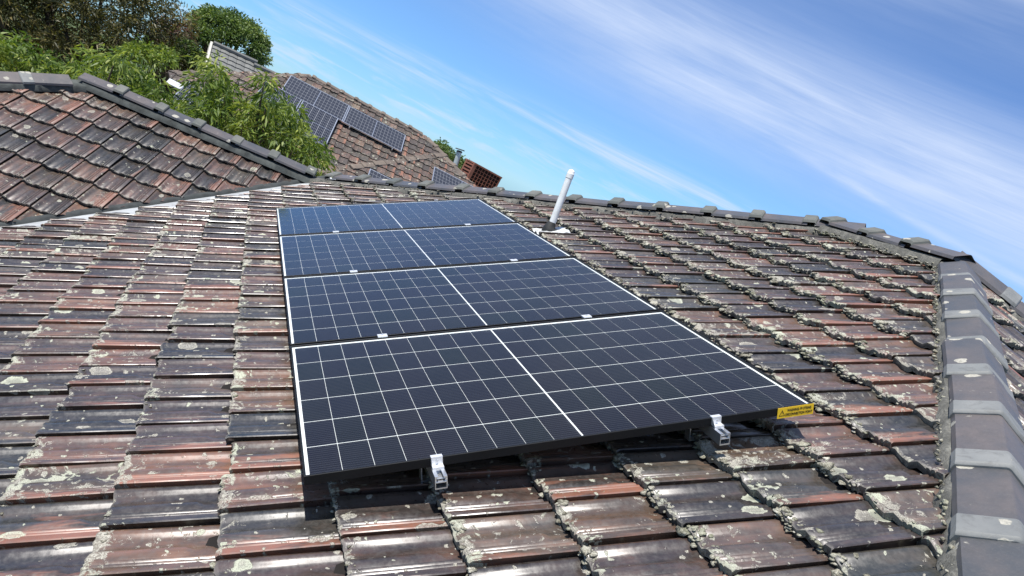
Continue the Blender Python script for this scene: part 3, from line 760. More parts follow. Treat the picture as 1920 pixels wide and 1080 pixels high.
for i in range(101):
    c = v0 + vd * (vl_ * i / 100 - 0.2); k = mnoise.noise(Vector((i * 0.6, 0, 0))) * 0.014 + q.uniform(-.007, .007)
    for d_, z in ((-0.012 + k, 0.018), (0.006 + k, 0.034 + k), (0.03 + k, 0.040 + k), (0.07, 0.02)): vs.append(c + aw * d_ + wing.ez * z)
ve.add(vs, [(i * 4 + k, (i + 1) * 4 + k, (i + 1) * 4 + k + 1, i * 4 + k + 1) for i in range(100) for k in range(3)])
ve.build('valley_pointing_and_shade', M['flash_dark'], house, HM, smooth=50)

# ------------------------------------------------------------------ solar array
PWD, PHT, PGAP = 1.762, 1.134, 0.02
PF = Matrix.Translation(ORG) @ A.to_4x4()
cellb = MB(); cw_, ch_ = 0.0943, 0.1799
k_ = 0.002
cellb.add([(k_, 0, 0.0006), (cw_ - k_, 0, 0.0006), (cw_, k_, 0.0006), (cw_, ch_ - k_, 0.0006), (cw_ - k_, ch_, 0.0006), (k_, ch_, 0.0006), (0, ch_ - k_, 0.0006), (0, k_, 0.0006),
           (0, 0, 0), (cw_, 0, 0), (cw_, ch_, 0), (0, ch_, 0)], [(0, 1, 2, 3, 4, 5, 6, 7), (8, 9, 1, 0), (9, 10, 3, 2), (10, 11, 5, 4), (11, 8, 7, 6), (9, 2, 1), (10, 4, 3), (11, 6, 5), (8, 0, 7)])
CELL = cellb.mesh('cell', M['cell'])
fb = MB(); lip = 0.007; hgt = 0.030
for x0, x1, y0, y1 in ((0, PWD, 0, lip), (0, PWD, PHT - lip, PHT), (0, lip, lip, PHT - lip), (PWD - lip, PWD, lip, PHT - lip)): fb.box(x0, x1, y0, y1, -hgt, 0)
FRAME = fb.mesh('frame', M['frame'])
bm = bmesh.new(); bm.from_mesh(FRAME); bmesh.ops.bevel(bm, geom=list(bm.edges), offset=0.0009, segments=1, affect='EDGES'); bm.to_mesh(FRAME); bm.free()
bb = MB(); bb.box(lip, PWD - lip, lip, PHT - lip, -0.012, -0.0075); BACK = bb.mesh('backsheet', M['backsheet'])
gb = MB(); gb.add([(lip, lip, -0.003), (PWD - lip, lip, -0.003), (PWD - lip, PHT - lip, -0.003), (lip, PHT - lip, -0.003)], [(0, 1, 2, 3)]); GLASS = gb.mesh('glass_pane', M['glass'])
ORD = ['front solar panel nearest the viewer, with a yellow warning sticker on its frame', 'second solar panel from the front of the four on the near roof',
       'third solar panel from the front of the four on the near roof', 'rearmost solar panel of the near roof, reflecting blue sky beside the ridge']
panels = []
for i in range(4):
    e = empty('solar_panel', PF @ Matrix.Translation((0, i * (PHT + PGAP), 0)), ORD[i], 'solar panel', 'solar panels on the near roof')
    link(bpy.data.objects.new('frame', FRAME), e)
    bs = link(bpy.data.objects.new('backsheet', BACK), e)
    link(bpy.data.objects.new('glass_pane', GLASS), e)
    x_0 = lip + 0.010; half = (PWD - 2 * x_0 - 0.0055) / 2; pit = half / 9
    for hf in range(2):
        for cx in range(9):
            for cy in range(6):
                link(bpy.data.objects.new('cell', CELL), bs, Matrix.Translation((x_0 + hf * (half + 0.0055) + cx * pit + (pit - cw_) / 2, lip + 0.003 + cy * 0.1842, -0.0074)))
    panels.append(e)
# yellow sticker with its warning on the frame's near face
st_w, st_h = 0.150, 0.040
sk = MB(); sk.box(0, st_w, -0.0012, -0.0002, 0, st_h)
stk = sk.build('warning_sticker', M['yellow'], panels[0], Matrix.Translation((PWD - st_w - 0.002, -0.0012, -0.0395)) @ Matrix.Rotation(R(0.0), 4, 'X'))
stk['label'] = 'yellow sticker reading WARNING: PV STRING DISCONNECTION POINT'
def text(body, size, x, z, parent, m, width=None, bold=0.0):
    cu = bpy.data.curves.new('t', 'FONT'); cu.body = body; cu.size = size; cu.align_x = 'LEFT'; cu.extrude = 0.0002; cu.offset = bold
    ob = bpy.data.objects.new('t', cu); COL.objects.link(ob); bpy.context.view_layer.update()
    me = bpy.data.meshes.new_from_object(ob.evaluated_get(bpy.context.evaluated_depsgraph_get())); bpy.data.objects.remove(ob)
    me.materials.clear(); me.materials.append(m)
    xs = [v.co.x for v in me.vertices]; k = width / (max(xs) - min(xs)) if width else 1
    for v in me.vertices: v.co.x *= k
    return link(bpy.data.objects.new('lettering', me), parent, Matrix.Translation((x, -0.0016, z)) @ Matrix.Rotation(R(90), 4, 'X'))
text('WARNING: PV STRING', 0.0135, 0.040, 0.0235, stk, M['ink'], 0.100, 0.0003)
text('DISCONNECTION POINT', 0.0135, 0.033, 0.0075, stk, M['ink'], 0.112, 0.0003)
tr = MB()
def tri(s_, cx, cz): return [(cx - s_ * 0.5, 0, cz - s_ * 0.33), (cx + s_ * 0.5, 0, cz - s_ * 0.33), (cx, 0, cz + s_ * 0.55)]
o_, i_ = tri(0.026, 0.019, 0.017), tri(0.019, 0.019, 0.0168)
tr.add([(x, -0.0016, z) for x, _, z in o_ + i_], [(0, 1, 4, 3), (1, 2, 5, 4), (2, 0, 3, 5)])
tr.box(0.0182, 0.0198, -0.0018, -0.0015, 0.0155, 0.0235); tr.box(0.0182, 0.0198, -0.0018, -0.0015, 0.0122, 0.0138)
tr.build('warning_triangle', M['ink'], stk)

RAILS = (0.393, 1.365)
for k, ru in enumerate(RAILS):
    e = empty('mounting_rail', PF @ Matrix.Translation((ru, 0, -0.0315)),
              ['silver aluminium rail under the left part of the panels on the near roof', 'silver aluminium rail under the right part of the panels on the near roof'][k], 'rail', 'mounting rails')
    rb = MB(); y0, y1 = -0.062, 4.66
    for x0, x1, z0, z1 in ((-.019, .019, -.042, -.039), (-.019, -.0165, -.039, -.0), (.0165, .019, -.039, -.0), (-.0165, .0165, -.021, -.0185), (-.0165, -.008, -.0025, 0), (.008, .0165, -.0025, 0)):
        rb.box(x0, x1, y0, y1, z0, z1)
    rb.build('rail_profile', M['alu'], e)
    for hy in (0.11, 1.45, 2.9, 4.2):
        hb = MB(); hb.box(-.030, -.0262, hy, hy + 0.035, -.105, -.004); hb.box(-.0262, -.0195, hy, hy + 0.035, -.030, -.026); hb.box(-.0300, 0.10, hy, hy + 0.035, -.1095, -.1052)
        hb.build('tile_hook', M['alu'], e)
    for py in range(5):
        vpos = py * (PHT + PGAP) - PGAP / 2
        side = ['left', 'right'][k]
        if py in (0, 4):
            s_ = 1 if py == 0 else -1
            yb = 0 if py == 0 else 4 * PHT + 3 * PGAP
            c = empty('end_clamp', PF @ Matrix.Translation((ru, yb, 0)) @ (Matrix.Rotation(math.pi, 4, 'Z') if s_ < 0 else Matrix()),
                      f'silver end clamp on the {side} rail holding the {"near edge of the front" if py == 0 else "far edge of the rearmost"} panel', 'clamp', 'end clamps')
            cb = MB(); hw = 0.018
            pr = [(0.012, 0.0005), (0.012, 0.0035), (-0.0042, 0.0035), (-0.0042, -0.0215), (-0.024, -0.0215), (-0.024, -0.032), (-0.0205, -0.032), (-0.0205, -0.025), (-0.0012, -0.025), (-0.0012, 0.0005)]
            n = len(pr); vs = [(-hw, y, z) for y, z in pr] + [(hw, y, z) for y, z in pr]
            cb.add(vs, [(i, (i + 1) % n, (i + 1) % n + n, i + n) for i in range(n)])
            bmq = bmesh.new()
            vv = [bmq.verts.new(v) for v in vs]
            for f in cb.f: bmq.faces.new([vv[a] for a in f])
            bmq.faces.new(vv[:n][::-1]); bmq.faces.new(vv[n:]); bmesh.ops.triangulate(bmq, faces=[f for f in bmq.faces if len(f.verts) > 4]); bmesh.ops.recalc_face_normals(bmq, faces=bmq.faces[:])
            me = bpy.data.meshes.new('clamp_body'); bmq.to_mesh(me); bmq.free(); me.materials.append(M['clampwhite'])
            link(bpy.data.objects.new('clamp_body', me), c)
            ft = MB()                                    # wedge block in the rail mouth below the clamp
            ft.box(-0.0165, -0.0135, -0.058, -0.004, -0.052, -0.033); ft.box(0.0135, 0.0165, -0.058, -0.004, -0.052, -0.033); ft.box(-0.0135, 0.0135, -0.05, -0.004, -0.046, -0.0435); ft.box(-0.0135, 0.0135, -0.012, -0.004, -0.0435, -0.026)
            ft.build('clamp_foot', M['alu'], c)
            bl = MB(); bl.tube([(0, -0.0042, -0.010), (0, -0.0085, -0.010)], [0.0045, 0.0045], 6); bl.build('bolt', M['alu'], c)
        else:
            rank = ['', 'front and second', 'second and third', 'third and rearmost'][py]
            c = empty('mid_clamp', PF @ Matrix.Translation((ru, vpos, 0)), f'small silver mid clamp on the {side} rail between the {rank} panels', 'clamp', 'mid clamps')
            cb = MB(); cb.box(-0.021, 0.021, -0.018, 0.018, 0.0004, 0.0045); cb.box(-0.021, 0.021, -0.0085, 0.0085, -0.031, 0.0004)
            cb.build('clamp_body', M['clampwhite'], c)
            bl = MB(); bl.tube([(0, 0, 0.0045), (0, 0, 0.008)], [0.0045, 0.0045], 6); bl.build('bolt', M['alu'], c)

# ------------------------------------------------------------------ vent pipe
vb = at_plane(1030, 433, LW(0, 0, -0.13), main.ez); db = (vb - camw).length
vt = at_dist(1073, 318, db * 1.0)
ax = (vt - vb); fr = frame_along(ax, Vector((0, 1, 0.3)))
vp = empty('vent_pipe', vb, 'white plastic vent pipe with rounded cap standing on the tiles behind the panels', 'pipe')
L = ax.length; axn = ax.normalized()
p = MB(); p.tube([axn * -0.12, axn * (L - 0.055)], [0.028, 0.028], 24); p.build('pipe', M['pvc'], vp, smooth=40)
p = MB(); p.tube([axn * (L - 0.075), axn * (L - 0.072), axn * (L - 0.035), axn * (L - 0.032), axn * (L - 0.012), axn * L], [0.0285, 0.0305, 0.0305, 0.0285, 0.026, 0.012], 24); p.build('pipe_cap', M['pvc'], vp, smooth=30)
p = MB(); mzn = main.ez
p.tube([mzn * -0.03, mzn * 0.012, mzn * 0.028, axn * 0.045 + mzn * 0.01, axn * 0.066 + mzn * 0.008], [0.066, 0.064, 0.048, 0.038, 0.031], 24); p.build('rubber_collar', M['rubber'], vp, smooth=50)
p = MB(); vs = []
for i in range(9):
    for j in range(9):
        a_, b_ = -0.13 + 0.28 * i / 8, -0.07 + 0.16 * j / 8
        vs.append(main.ey * a_ + main.ex * b_ + mzn * (0.006 + 0.010 * math.sin(j * 1.4) + 0.005 * math.sin(i * 2.1)))
p.add(vs, [(i * 9 + j, (i + 1) * 9 + j, (i + 1) * 9 + j + 1, i * 9 + j + 1) for i in range(8) for j in range(8)])
p.build('flashing_sheet', M['lead'], vp, smooth=60)

# ------------------------------------------------------------------ neighbouring houses
B1, B2 = at_dist(579, 141, 23.3), at_dist(787, 250, 23.4)
cB = (B2 - B1).normalized()
hb_ = Vector((cB.y, -cB.x, 0)).normalized(); hb_ = hb_ if hb_.y < 0 else -hb_
bs_ = Slope(B1, cB, -hb_ * ct + Vector((0, 0, 1)) * st)
nb = empty('tiled_house', Vector((B1.x + 2, B1.y + 1, 0)), 'neighbouring house with weathered brown tile roof and solar panels behind the leafy tree', 'house')
NM = nb.matrix_basis.inverted()
def px_poly(sl, pts): 
    r_ = [sl.px(x, y) for x, y in pts]; r_ = [(a.x, a.y) for a in r_]
    if sgn_area(r_) < 0: r_.reverse()
    return r_
PB = px_poly(bs_, [(315, 133), (579, 141), (800, 256), (893, 352), (800, 420), (330, 215)])
bo = slope_sheet('roof_slope', bs_, PB, M['sarking'], nb); bo.matrix_basis = NM @ bs_.mw
def hidB(x, y, c):   # behind the near roof and its wing
    return y > 345 or (x < 600 and y > 150 + (x - 200) * 0.47 + 8) or (x < 300)
tilesB = lay_tiles(bs_, PB, 0, 0.03, GEO_LOW, None, 21, hidB)
cs_ = Slope(B1 + hb_ * 1.15 - Vector((0, 0, 0.36)), cB, -hb_ * ct + Vector((0, 0, 1)) * st)
PC = px_poly(cs_, [(560, 323), (815, 289), (897, 352), (890, 440), (560, 440)])
co = slope_sheet('front_roof_slope', cs_, PC, M['sarking'], nb); co.matrix_basis = NM @ cs_.mw
tilesC = lay_tiles(cs_, PC, 0, 0.1, GEO_LOW, None, 22, hidB)
meshB = [tile_mesh('roof_tile', g_, M['tile_far']) for g_ in GEO_LOW]
allb = sorted([(t[3], 'B', i) for i, t in enumerate(tilesB)] + [(t[3], 'C', i) for i, t in enumerate(tilesC)], reverse=True)[:300]
for ob, ts, key in ((bo, tilesB, 'B'), (co, tilesC, 'C')):
    make_tiles(ob, ts, {i for a, k, i in allb if k == key and a > 0}, GEO_LOW, meshB, M['tile_far'], ord(key), 'remaining_roof_tiles')
def far_run(name, a, b, parent, seed, inv, lift=0.10):
    up = Vector((0, 0, 1)); bed, mw = mortar_strip(name, a + up * lift, b + up * lift, 0.14, 0.14, None, M['cap_far'], seed, lumpy=0.03, step=0.12)
    bed.parent = parent; bed.matrix_basis = inv @ mw
    L = (b - a).length; y = 0.1; q = random.Random(seed)
    while y < L - 0.1:
        link(bpy.data.objects.new('ridge_cap', CAPF), bed, Matrix.Translation((q.uniform(-.015, .015), y, q.uniform(-.01, .015))) @ Matrix.Rotation(q.gauss(0, 0.03), 4, 'Z')); y += 0.43
    return bed
def onB(sl, x, y): return at_plane(x, y, sl.o, sl.ez)
far_run('ridge_capping', B1, B2 + cB * 0.1, nb, 41, NM, 0.06)
far_run('left_hip_capping', onB(bs_, 317, 135), B1, nb, 42, NM, 0.04)
far_run('right_hip_capping', onB(bs_, 893, 355), onB(bs_, 800, 258), nb, 43, NM, 0.06)
far_run('front_hip_capping', onB(cs_, 575, 324), onB(cs_, 815, 292), nb, 44, NM, 0.06)
q_ = MB(); rr = Slope(B1, cB, -hb_ * ct + Vector((0, 0, 1)) * st)
q_.add([B1, B2, B2 - hb_ * 5 - Vector((0, 0, 5 * math.tan(PITCH))) + cB * 5, B1 - hb_ * 5 - Vector((0, 0, 5 * math.tan(PITCH))) - cB * 5], [(0, 3, 2, 1)])
q_.build('back_roof_slope', M['tile_far'], nb, NM)
wm = Matrix.Translation((B1 + B2) / 2 - Vector((0, 0, (B1 + B2).z / 2))) @ Matrix(((cB.x, -hb_.x, 0, 0), (cB.y, -hb_.y, 0, 0), (0, 0, 1, 0), (0, 0, 0, 1)))
q_ = MB(); q_.box(-5.5, 5.8, -3.6, 4.0, 0, B1.z - 2.35); q_.build('wall', M['render'], nb, NM @ wm)

# panels on the neighbouring roof
def far_panel(sl, tlx, tly, wd, ht, label, portrait=False, tilt=0.0, lift=0.13):
    p0 = sl.px(tlx, tly, lift); mw = sl.mw @ Matrix.Translation((p0.x, p0.y, lift)) @ Matrix.Rotation(tilt, 4, 'Z')
    e = empty('solar_panel', mw, label, 'solar panel', 'solar panels on the neighbouring roof')
    fr_ = MB(); t_ = 0.022
    for x0, x1, y0, y1 in ((0, wd, -t_, 0), (0, wd, -ht, -ht + t_), (0, t_, -ht + t_, -t_), (wd - t_, wd, -ht + t_, -t_)): fr_.box(x0, x1, y0, y1, -0.035, 0.004)
    if portrait: fr_.box(t_, wd - t_, -ht / 2 - 0.008, -ht / 2 + 0.008, -0.02, 0.002)
    else: fr_.box(wd / 2 - 0.008, wd / 2 + 0.008, -ht + t_, -t_, -0.02, 0.002)
    fr_.build('frame', M['alu'], e)
    c = MB(); c.add([(t_, -ht + t_, 0), (wd - t_, -ht + t_, 0), (wd - t_, -t_, 0), (t_, -t_, 0), (t_, -ht + t_, -.02), (wd - t_, -ht + t_, -.02), (wd - t_, -t_, -.02), (t_, -t_, -.02)], [(0, 1, 2, 3), (7, 6, 5, 4)])
    o = c.build('cell_sheet', M['farcell'], e)
    nx, ny = (0.6, 2.0) if portrait else (1.8, 1.0)
    set_attr(o.data, [(0, 0, 0), (nx, 0, 0), (nx, ny, 0), (0, ny, 0)] * 2)
    for x_ in (0.25, wd - 0.25):
        l = MB(); l.box(x_ - 0.015, x_ + 0.015, -ht - 0.03, 0.03, -lift + 0.045, -0.036); l.build('mounting_rail', M['alu'], e)
    return e
far_panel(bs_, 545.5, 141, 1.76, 1.06, 'upper left solar panel on the neighbouring roof, just under its ridge')
far_panel(bs_, 653.5, 198, 1.76, 1.06, 'upper right solar panel on the neighbouring roof with bare tiles below it')
far_panel(bs_, 497.5, 152, 1.06, 1.72, 'upright solar panel on the neighbouring roof half hidden by tree leaves', True)
far_panel(bs_, 564.5, 186, 1.06, 1.72, 'upright solar panel on the neighbouring roof right of the leaves, below the upper row', True)
far_panel(bs_, 352, 152, 1.06, 1.72, 'solar panel corner peeking above the leaves at the far left of the neighbouring roof', True)
far_panel(cs_, 694, 316, 1.72, 1.06, 'solar panel showing only its top edge behind the middle of the near hip', lift=0.16)
far_panel(cs_, 814.5, 312.5, 1.72, 1.06, 'solar panel behind the near hip, beside the brown rooftop cooler', lift=0.16)
sh = MB(); p0 = bs_.px(318, 148, 0.1); sh.box(0, 0.85, -0.25, 0, -0.03, 0.0)
tag(sh.build('metal_sheet', M['lead'], None, bs_.mw @ Matrix.Translation((p0.x, p0.y, 0.12))), 'pale metal sheet lying on the neighbouring roof at the left edge of the leaves', 'metal sheet')

# flue on the neighbouring roof
fb0 = at_dist(853, 312, 25.5); ft0 = at_dist(863, 279, 25.5)
fl = empty('roof_flue', fb0, 'grey metal flue with dark cowl beside the hedge behind the neighbouring roof', 'flue')
a_ = ft0 - fb0
p = MB(); p.tube([a_ * -0.6, a_ * 0.86], [0.085, 0.085], 16); p.build('flue_pipe', M['flue'], fl, smooth=40)
p = MB(); an = a_.normalized(); p.tube([a_ * 0.80, a_ * 0.86, a_ * 0.90], [0.10, 0.10, 0.06], 16); p.tube([a_ * 0.93, a_ * 0.99], [0.16, 0.15], 16); p.build('flue_cowl', M['flue_cap'], fl, smooth=30)

# evaporative cooler: brown box with an egg-crate grille
e0 = at_dist(893, 306, 25.2); ex_ = at_dist(939, 331, 25.6) - e0; ed = at_dist(881, 330, 25.2) - e0
wdt = ex_.length; exn = ex_.normalized(); ezn = (-ed - exn * (-ed).dot(exn)).normalized(); eyn = ezn.cross(exn)
hh = 0.62
ec = empty('evaporative_cooler', Matrix(((exn.x, eyn.x, ezn.x, e0.x), (exn.y, eyn.y, ezn.y, e0.y), (exn.z, eyn.z, ezn.z, e0.z), (0, 0, 0, 1))) @ Matrix.Translation((0, 0, -hh)),
           'red brown rooftop cooler box with square grille beyond the near hip', 'cooler')
b_ = MB(); b_.box(-0.02, wdt + 0.02, 0.05, 0.75, 0, hh - 0.05, 0); b_.build('body', M['cooler_dark'], ec)
b_ = MB(); b_.box(-0.05, wdt + 0.06, -0.02, 0.85, hh - 0.05, hh); b_.box(-0.05, wdt + 0.06, -0.02, 0.85, -0.06, 0.0); b_.box(-0.05, 0.055, -0.01, 0.08, 0, hh - 0.05); b_.box(wdt + 0.0, wdt + 0.05, -0.01, 0.80, 0, hh - 0.05)
b_.box(-0.05, -0.0, 0.70, 0.80, 0, hh - 0.05); b_.build('casing', M['cooler'], ec)
nx, nz = 8, 5
for i in range(1, nx):
    x_ = 0.055 + (wdt - 0.055) * i / nx
    b_ = MB(); b_.box(x_ - 0.008, x_ + 0.008, 0.0, 0.05, 0, hh - 0.05); b_.build('grille_bar', M['cooler'], ec)
for i in range(1, nz):
    z_ = (hh - 0.05) * i / nz
    b_ = MB(); b_.box(0.055, wdt, 0.004, 0.046, z_ - 0.008, z_ + 0.008); b_.build('grille_bar', M['cooler'], ec)
for i in range(5):
    z_ = 0.05 + i * 0.11
    b_ = MB(); b_.box(-0.048, -0.02, 0.08, 0.70, z_, z_ + 0.055); b_.build('louvre_slat', M['cooler'], ec)

# grey gabled house further back
G1 = at_dist(399, 83, 31.0); G2 = at_dist(545, 150, 31.3)
cG = (G2 - G1); cG.z = 0; cG.normalize()
hg = Vector((cG.y, -cG.x, 0)); hg = hg if hg.y < 0 else -hg
pg = R(27)
gs = Slope(G1, cG, -hg * math.cos(pg) + Vector((0, 0, 1)) * math.sin(pg))
gh = empty('gabled_house', Vector((G1.x, G1.y, 0)), 'distant house with grey tiled gable and cream barge board in front of the round tree', 'house')
GM = gh.matrix_basis.inverted()
PG = [(0.0, 0.0), (0.0, -2.9), (4.6, -2.9), (4.6, -0.75), (1.75, -0.75), (1.35, 0.0)]
def slate(sl, x0, x1, y0, y1, seed):
    V, Fc, TC, RN = [], [], [], []; q = random.Random(seed); y = y0
    while y < y1 - 0.05:
        x = x0
        while x < x1 - 0.02:
            x2 = min(x + 0.30, x1); k = q.random(); b = len(V); t_ = min(0.34, y1 - y)
            for xx, yy, zz in ((x + .004, y, .045), (x2 - .004, y, .045), (x2 - .004, y + t_, .008), (x + .004, y + t_, .008), ((x + x2) / 2, y, .062), ((x + x2) / 2, y + t_, .024), (x + .004, y, .01), (x2 - .004, y, .01)):
                V.append((xx, yy, zz)); TC.append((xx - x, yy - y, 0)); RN.append(k)
            Fc += [(b, b + 4, b + 5, b + 3), (b + 4, b + 1, b + 2, b + 5), (b + 6, b + 7, b + 1, b + 4), (b + 6, b + 4, b)]
            x = x2
        y += 0.32
    return V, Fc, TC, RN
m_sl, t_sl = mat('grey_slate_tile')
rr_ = t_sl.attr('rnd', 'Fac')
t_sl.out(t_sl.bsdf(t_sl.mix(t_sl.noise(t_sl.n('ShaderNodeTexCoord').outputs['Object'], 3, 5), t_sl.mix(rr_, (0.075, 0.08, 0.078), (0.13, 0.135, 0.13)), (0.17, 0.17, 0.155)), 0.8))
for nm, rc in (('upper_roof_slope', (0.0, 1.55, -2.9, 0.0)), ('lower_roof_slope', (1.55, 4.8, -2.9, -0.28))):
    V, Fc, TC, RN = slate(gs, *rc, 51)
    o = slope_sheet(nm, gs, [(rc[0], rc[2]), (rc[1], rc[2]), (rc[1], rc[3]), (rc[0], rc[3])], M['sarking'], gh); o.matrix_basis = GM @ gs.mw
    me = bpy.data.meshes.new('roof_tile_courses'); me.from_pydata(V, [], Fc); me.update(); me.materials.append(m_sl); set_attr(me, TC, RN)
    tag(link(bpy.data.objects.new('roof_tile_courses', me), o), kind='stuff')
bq = MB(); bq.box(-0.10, -0.02, -3.0, 0.05, -0.20, 0.06); bq.build('barge_board', M['barge'], gh, GM @ gs.mw)
bq = MB(); bq.box(-0.45, -0.02, -3.05, -2.75, -0.32, -0.02); bq.box(-0.45, -0.36, -3.0, -2.9, -0.9, -0.3); bq.build('eave_bracket', M['barge'], gh, GM @ gs.mw)
bq = MB(); bq.tube([(0, 0.0, 0.06), (1.6, 0.0, 0.06)], [0.09, 0.09], 8); bq.tube([(1.5, -0.26, 0.06), (4.8, -0.26, 0.06)], [0.09, 0.09], 8); bq.build('ridge_capping', m_sl, gh, GM @ gs.mw)
bq = MB(); back = -hg * 3 - Vector((0, 0, 3 * math.tan(pg)))
bq.add([G1, G1 + cG * 1.55, G1 + cG * 1.55 + back, G1 + back], [(0, 3, 2, 1)]); bq.build('back_roof_slope', m_sl, gh, GM)
wm = Matrix(((cG.x, -hg.x, 0, G1.x), (cG.y, -hg.y, 0, G1.y), (0, 0, 1, 0), (0, 0, 0, 1)))
bq = MB(); bq.box(0.05, 4.7, -2.3, 2.6, 0, G1.z - 1.45); bq.build('wall', M['render'], gh, GM @ wm)
bq = MB(); gz = G1.z - 0.12
bq.add([(0.04, -2.3, gz - 1.35), (0.04, 2.3, gz - 1.35), (0.04, 0, gz - 0.1), (0.14, -2.3, gz - 1.35), (0.14, 2.3, gz - 1.35), (0.14, 0, gz - 0.1)], [(0, 2, 1), (3, 4, 5), (0, 3, 5, 2), (1, 2, 5, 4)]); bq.build('gable_wall', M['render'], gh, GM @ wm)

# ------------------------------------------------------------------ trees
def leaf_cloud(name, sprays, m, parent, inv, leaf, wid, per, seed, droop=0.5, spread=0.35):
    """sprays: (centre, radius). each spray is a set of drooping twigs carrying blade leaves"""
    q = np.random.default_rng(seed); V = []; RN = []; nb_ = 0; Fc = []
    for c, r_ in sprays:
        n = per
        # twig base points in the outer shell of the spray
        d = q.normal(size=(n, 3)); d /= np.linalg.norm(d, axis=1)[:, None]
        d[:, 2] = np.where(d[:, 2] < -0.3, -d[:, 2] * 0.5, d[:, 2])
        rad = r_ * (0.45 + 0.6 * q.random(n) ** 0.5)
        p = np.array(c)[None, :] + d * rad[:, None]
        ax_ = d * 0.7 + q.normal(size=(n, 3)) * spread; ax_[:, 2] -= droop * (0.5 + q.random(n))
        ax_ /= np.linalg.norm(ax_, axis=1)[:, None]
        sd = np.cross(ax_, q.normal(size=(n, 3))); sd /= np.linalg.norm(sd, axis=1)[:, None]
        nn = np.cross(ax_, sd)
        L_ = leaf * q.uniform(0.6, 1.25, n); Wd = wid * q.uniform(0.7, 1.2, n)
        mid = p + ax_ * (L_ * 0.45)[:, None] + nn * (L_ * 0.06)[:, None]
        tip = p + ax_ * L_[:, None] - np.array([0, 0, 1]) * (L_ * 0.18)[:, None]
        quad = np.stack([p, mid + sd * (Wd / 2)[:, None], tip, mid - sd * (Wd / 2)[:, None]], 1).reshape(-1, 3)
        V.append(quad); rr = np.repeat(np.clip(q.normal(0.5, 0.22) + q.normal(0, 0.18, n), 0, 1), 4); RN.append(rr)
    V = np.concatenate(V); RN = np.concatenate(RN); nf = len(V) // 4
    me = bpy.data.meshes.new(name); me.vertices.add(len(V)); me.vertices.foreach_set('co', V.astype(np.float32).ravel())
    me.loops.add(nf * 4); me.loops.foreach_set('vertex_index', np.arange(nf * 4, dtype=np.int32)); me.polygons.add(nf)
    me.polygons.foreach_set('loop_start', np.arange(0, nf * 4, 4, dtype=np.int32)); me.update(calc_edges=True); me.validate()
    me.materials.append(m); set_attr(me, None, RN)
    o = bpy.data.objects.new(name, me); link(o, parent, inv); return o
def tree(name, base, sprays, m, label, cat, leaf, wid, per, seed, group=None, trunk_r=0.12, droop=0.5, spread=0.35):
    e = empty(name, Vector((base[0], base[1], 0)), label, cat, group); inv = e.matrix_basis.inverted()
    leaf_cloud('crown', sprays, m, e, inv, leaf, wid, per, seed, droop, spread)
    q = random.Random(seed); tb = MB()
    zc = sum(s_[0].z for s_ in sprays) / len(sprays); zl = min(s_[0].z for s_ in sprays); fork = Vector((base[0], base[1], max(0.4, zl * 0.55)))
    tb.tube([Vector((base[0], base[1], -0.1)), Vector((base[0] + 0.05, base[1], fork.z * 0.5)), fork], [trunk_r * 1.35, trunk_r * 1.05, trunk_r], 9)
    for c, r_ in sprays[::max(1, len(sprays) // 28)]:
        mid = fork.lerp(c, 0.5) + Vector((q.uniform(-.2, .2), q.uniform(-.2, .2), q.uniform(0.0, .3)))
        tb.tube([fork, mid, c], [trunk_r * 0.55, trunk_r * 0.32, trunk_r * 0.08], 5)
    tb.build('trunk', M['bark'], e, inv, smooth=60); return e
def px_sprays(pts, d0, d1, rad, n_depth, seed, jit=10):
    q = random.Random(seed); out = []
    for x, y in pts:
        for _ in range(n_depth):
            out.append((at_dist(x + q.uniform(-jit, jit), y + q.uniform(-jit, jit), q.uniform(d0, d1)), rad * q.uniform(0.7, 1.25)))
    return out
def fill(top, bottom_of, x0, x1, step, seed):
    """grid of pixels below a skyline (list of points) and above a lower bound"""
    q = random.Random(seed); pts = []; x = x0
    while x <= x1:
        for (xa, ya), (xb, yb) in zip(top, top[1:]):
            if xa <= x <= xb: yt = ya + (yb - ya) * (x - xa) / (xb - xa); break
        y = yt + step * 0.4
        while y < bottom_of(x): pts.append((x + q.uniform(-5, 5), y)); y += step
        x += step
    return pts
# leafy fruit trees between the houses
ridge_y = lambda x: (150 + (x - 200) * 0.47) + 22 if x > 200 else 165
topL = [(-80, 60), (0, 78), (45, 92), (100, 122), (150, 135), (190, 112), (230, 118), (265, 132), (295, 172), (345, 205)]
ptsL = fill(topL, ridge_y, -70, 335, 26, 1)
tree('leafy_tree', at_dist(120, 300, 12.6), px_sprays(ptsL, 11.8, 13.6, 0.22, 3, 2), M['leaf_near'], 'bright green leafy tree behind the wing roof at the left edge', 'tree', 0.14, 0.030, 50, 3, 'leafy trees behind the wing roof')
topR = [(330, 215), (368, 200), (384, 150), (408, 140), (436, 165), (450, 205), (476, 208), (488, 185), (505, 178), (530, 205), (560, 236), (590, 266), (612, 300)]
ptsR = fill(topR, ridge_y, 335, 606, 24, 4)
ptsR += [(498, 160), (545, 210), (392, 135)]
tree('leafy_tree', at_dist(450, 400, 12.8), px_sprays(ptsR, 11.8, 13.4, 0.20, 3, 5), M['leaf_near'], 'bright green leafy tree in front of the neighbouring solar panels', 'tree', 0.14, 0.030, 48, 6, 'leafy trees behind the wing roof')
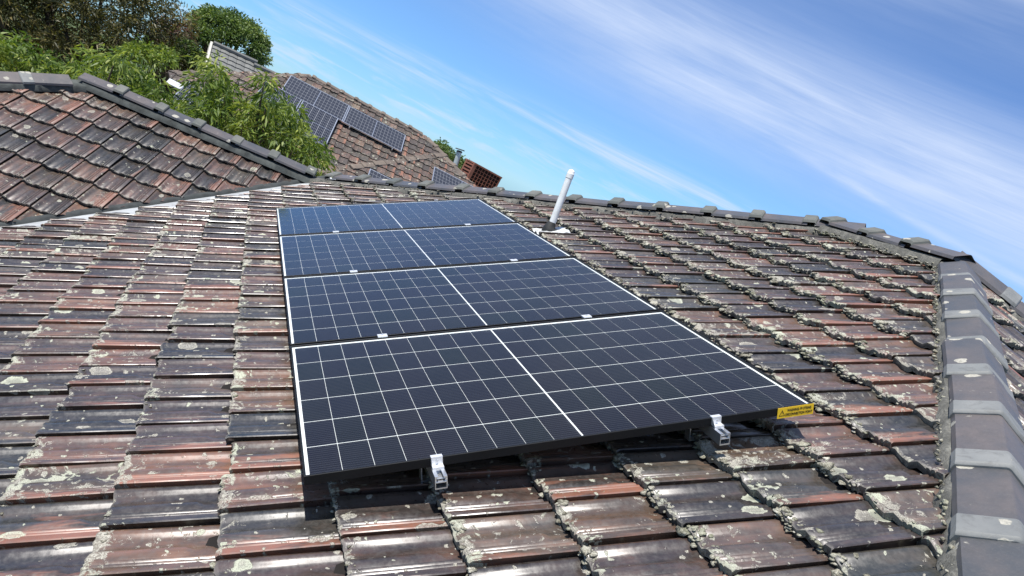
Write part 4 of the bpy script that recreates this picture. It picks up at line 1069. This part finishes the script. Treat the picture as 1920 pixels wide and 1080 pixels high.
# tall dark feathery tree, upper left
topD = [(-260, -190), (-60, -210), (60, -150), (180, -90), (260, -60), (300, -30), (322, 10), (332, 50), (345, 80)]
ptsD = fill(topD, lambda x: 120, -250, 330, 34, 7)
tree('tall_tree', at_dist(110, 300, 31), px_sprays(ptsD, 29, 34, 0.62, 2, 8, 14), M['leaf_dark'], 'tall dark olive feathery tree filling the top left corner', 'tree', 0.24, 0.05, 210, 9, trunk_r=0.3, droop=0.25)
# round clipped tree
q = random.Random(10); rs = []
cR = at_dist(425, 86, 36); 
for i in range(130):
    d = Vector((q.gauss(0, 1), q.gauss(0, 1), q.gauss(0, 1))).normalized()
    if d.z < -0.45: d.z *= -1
    rs.append((cR + Vector((d.x * 1.6, d.y * 1.6, d.z * 1.25)) * q.uniform(0.85, 1.02), q.uniform(0.22, 0.42)))
tree('round_tree', cR, rs, M['leaf_round'], 'round domed green tree standing behind the grey gable', 'tree', 0.15, 0.07, 120, 11, trunk_r=0.18, droop=0.1)
cS = at_dist(352, 106, 30)
rs = [(cS + Vector((q.gauss(0, .25), q.gauss(0, .25), q.gauss(0, .2))), 0.25) for _ in range(26)]
tree('round_shrub', cS, rs, M['leaf_round'], 'small rounded pale green shrub left of the grey gable', 'shrub', 0.13, 0.06, 110, 12, droop=0.1, trunk_r=0.08)
rs = px_sprays([(312, 55), (322, 75), (300, 85), (332, 90), (310, 100), (290, 105), (338, 68)], 32, 34, 0.45, 4, 13)
tree('rust_tree', at_dist(315, 200, 33), rs, M['leaf_red'], 'rust coloured shrub between the dark tree and the round tree', 'tree', 0.16, 0.06, 140, 14, droop=0.2, trunk_r=0.1)
rs = px_sprays([(268, 100), (290, 112), (310, 115), (245, 105)], 27, 29, 0.35, 4, 16)
tree('yellow_shrub', at_dist(280, 200, 28), rs, M['leaf_near'], 'yellow green shrub under the rust coloured one', 'shrub', 0.16, 0.06, 120, 17, droop=0.2, trunk_r=0.08)
rs = px_sprays([(832, 285), (842, 292), (852, 300), (862, 306), (872, 312), (880, 322), (868, 325), (850, 315), (838, 305), (826, 280)], 28, 30, 0.25, 4, 18, 5)
tree('hedge', at_dist(850, 400, 29), rs, M['leaf_round'], 'clipped green hedge behind the neighbouring hip beside the flue', 'hedge', 0.11, 0.05, 130, 19, droop=0.1, trunk_r=0.08)
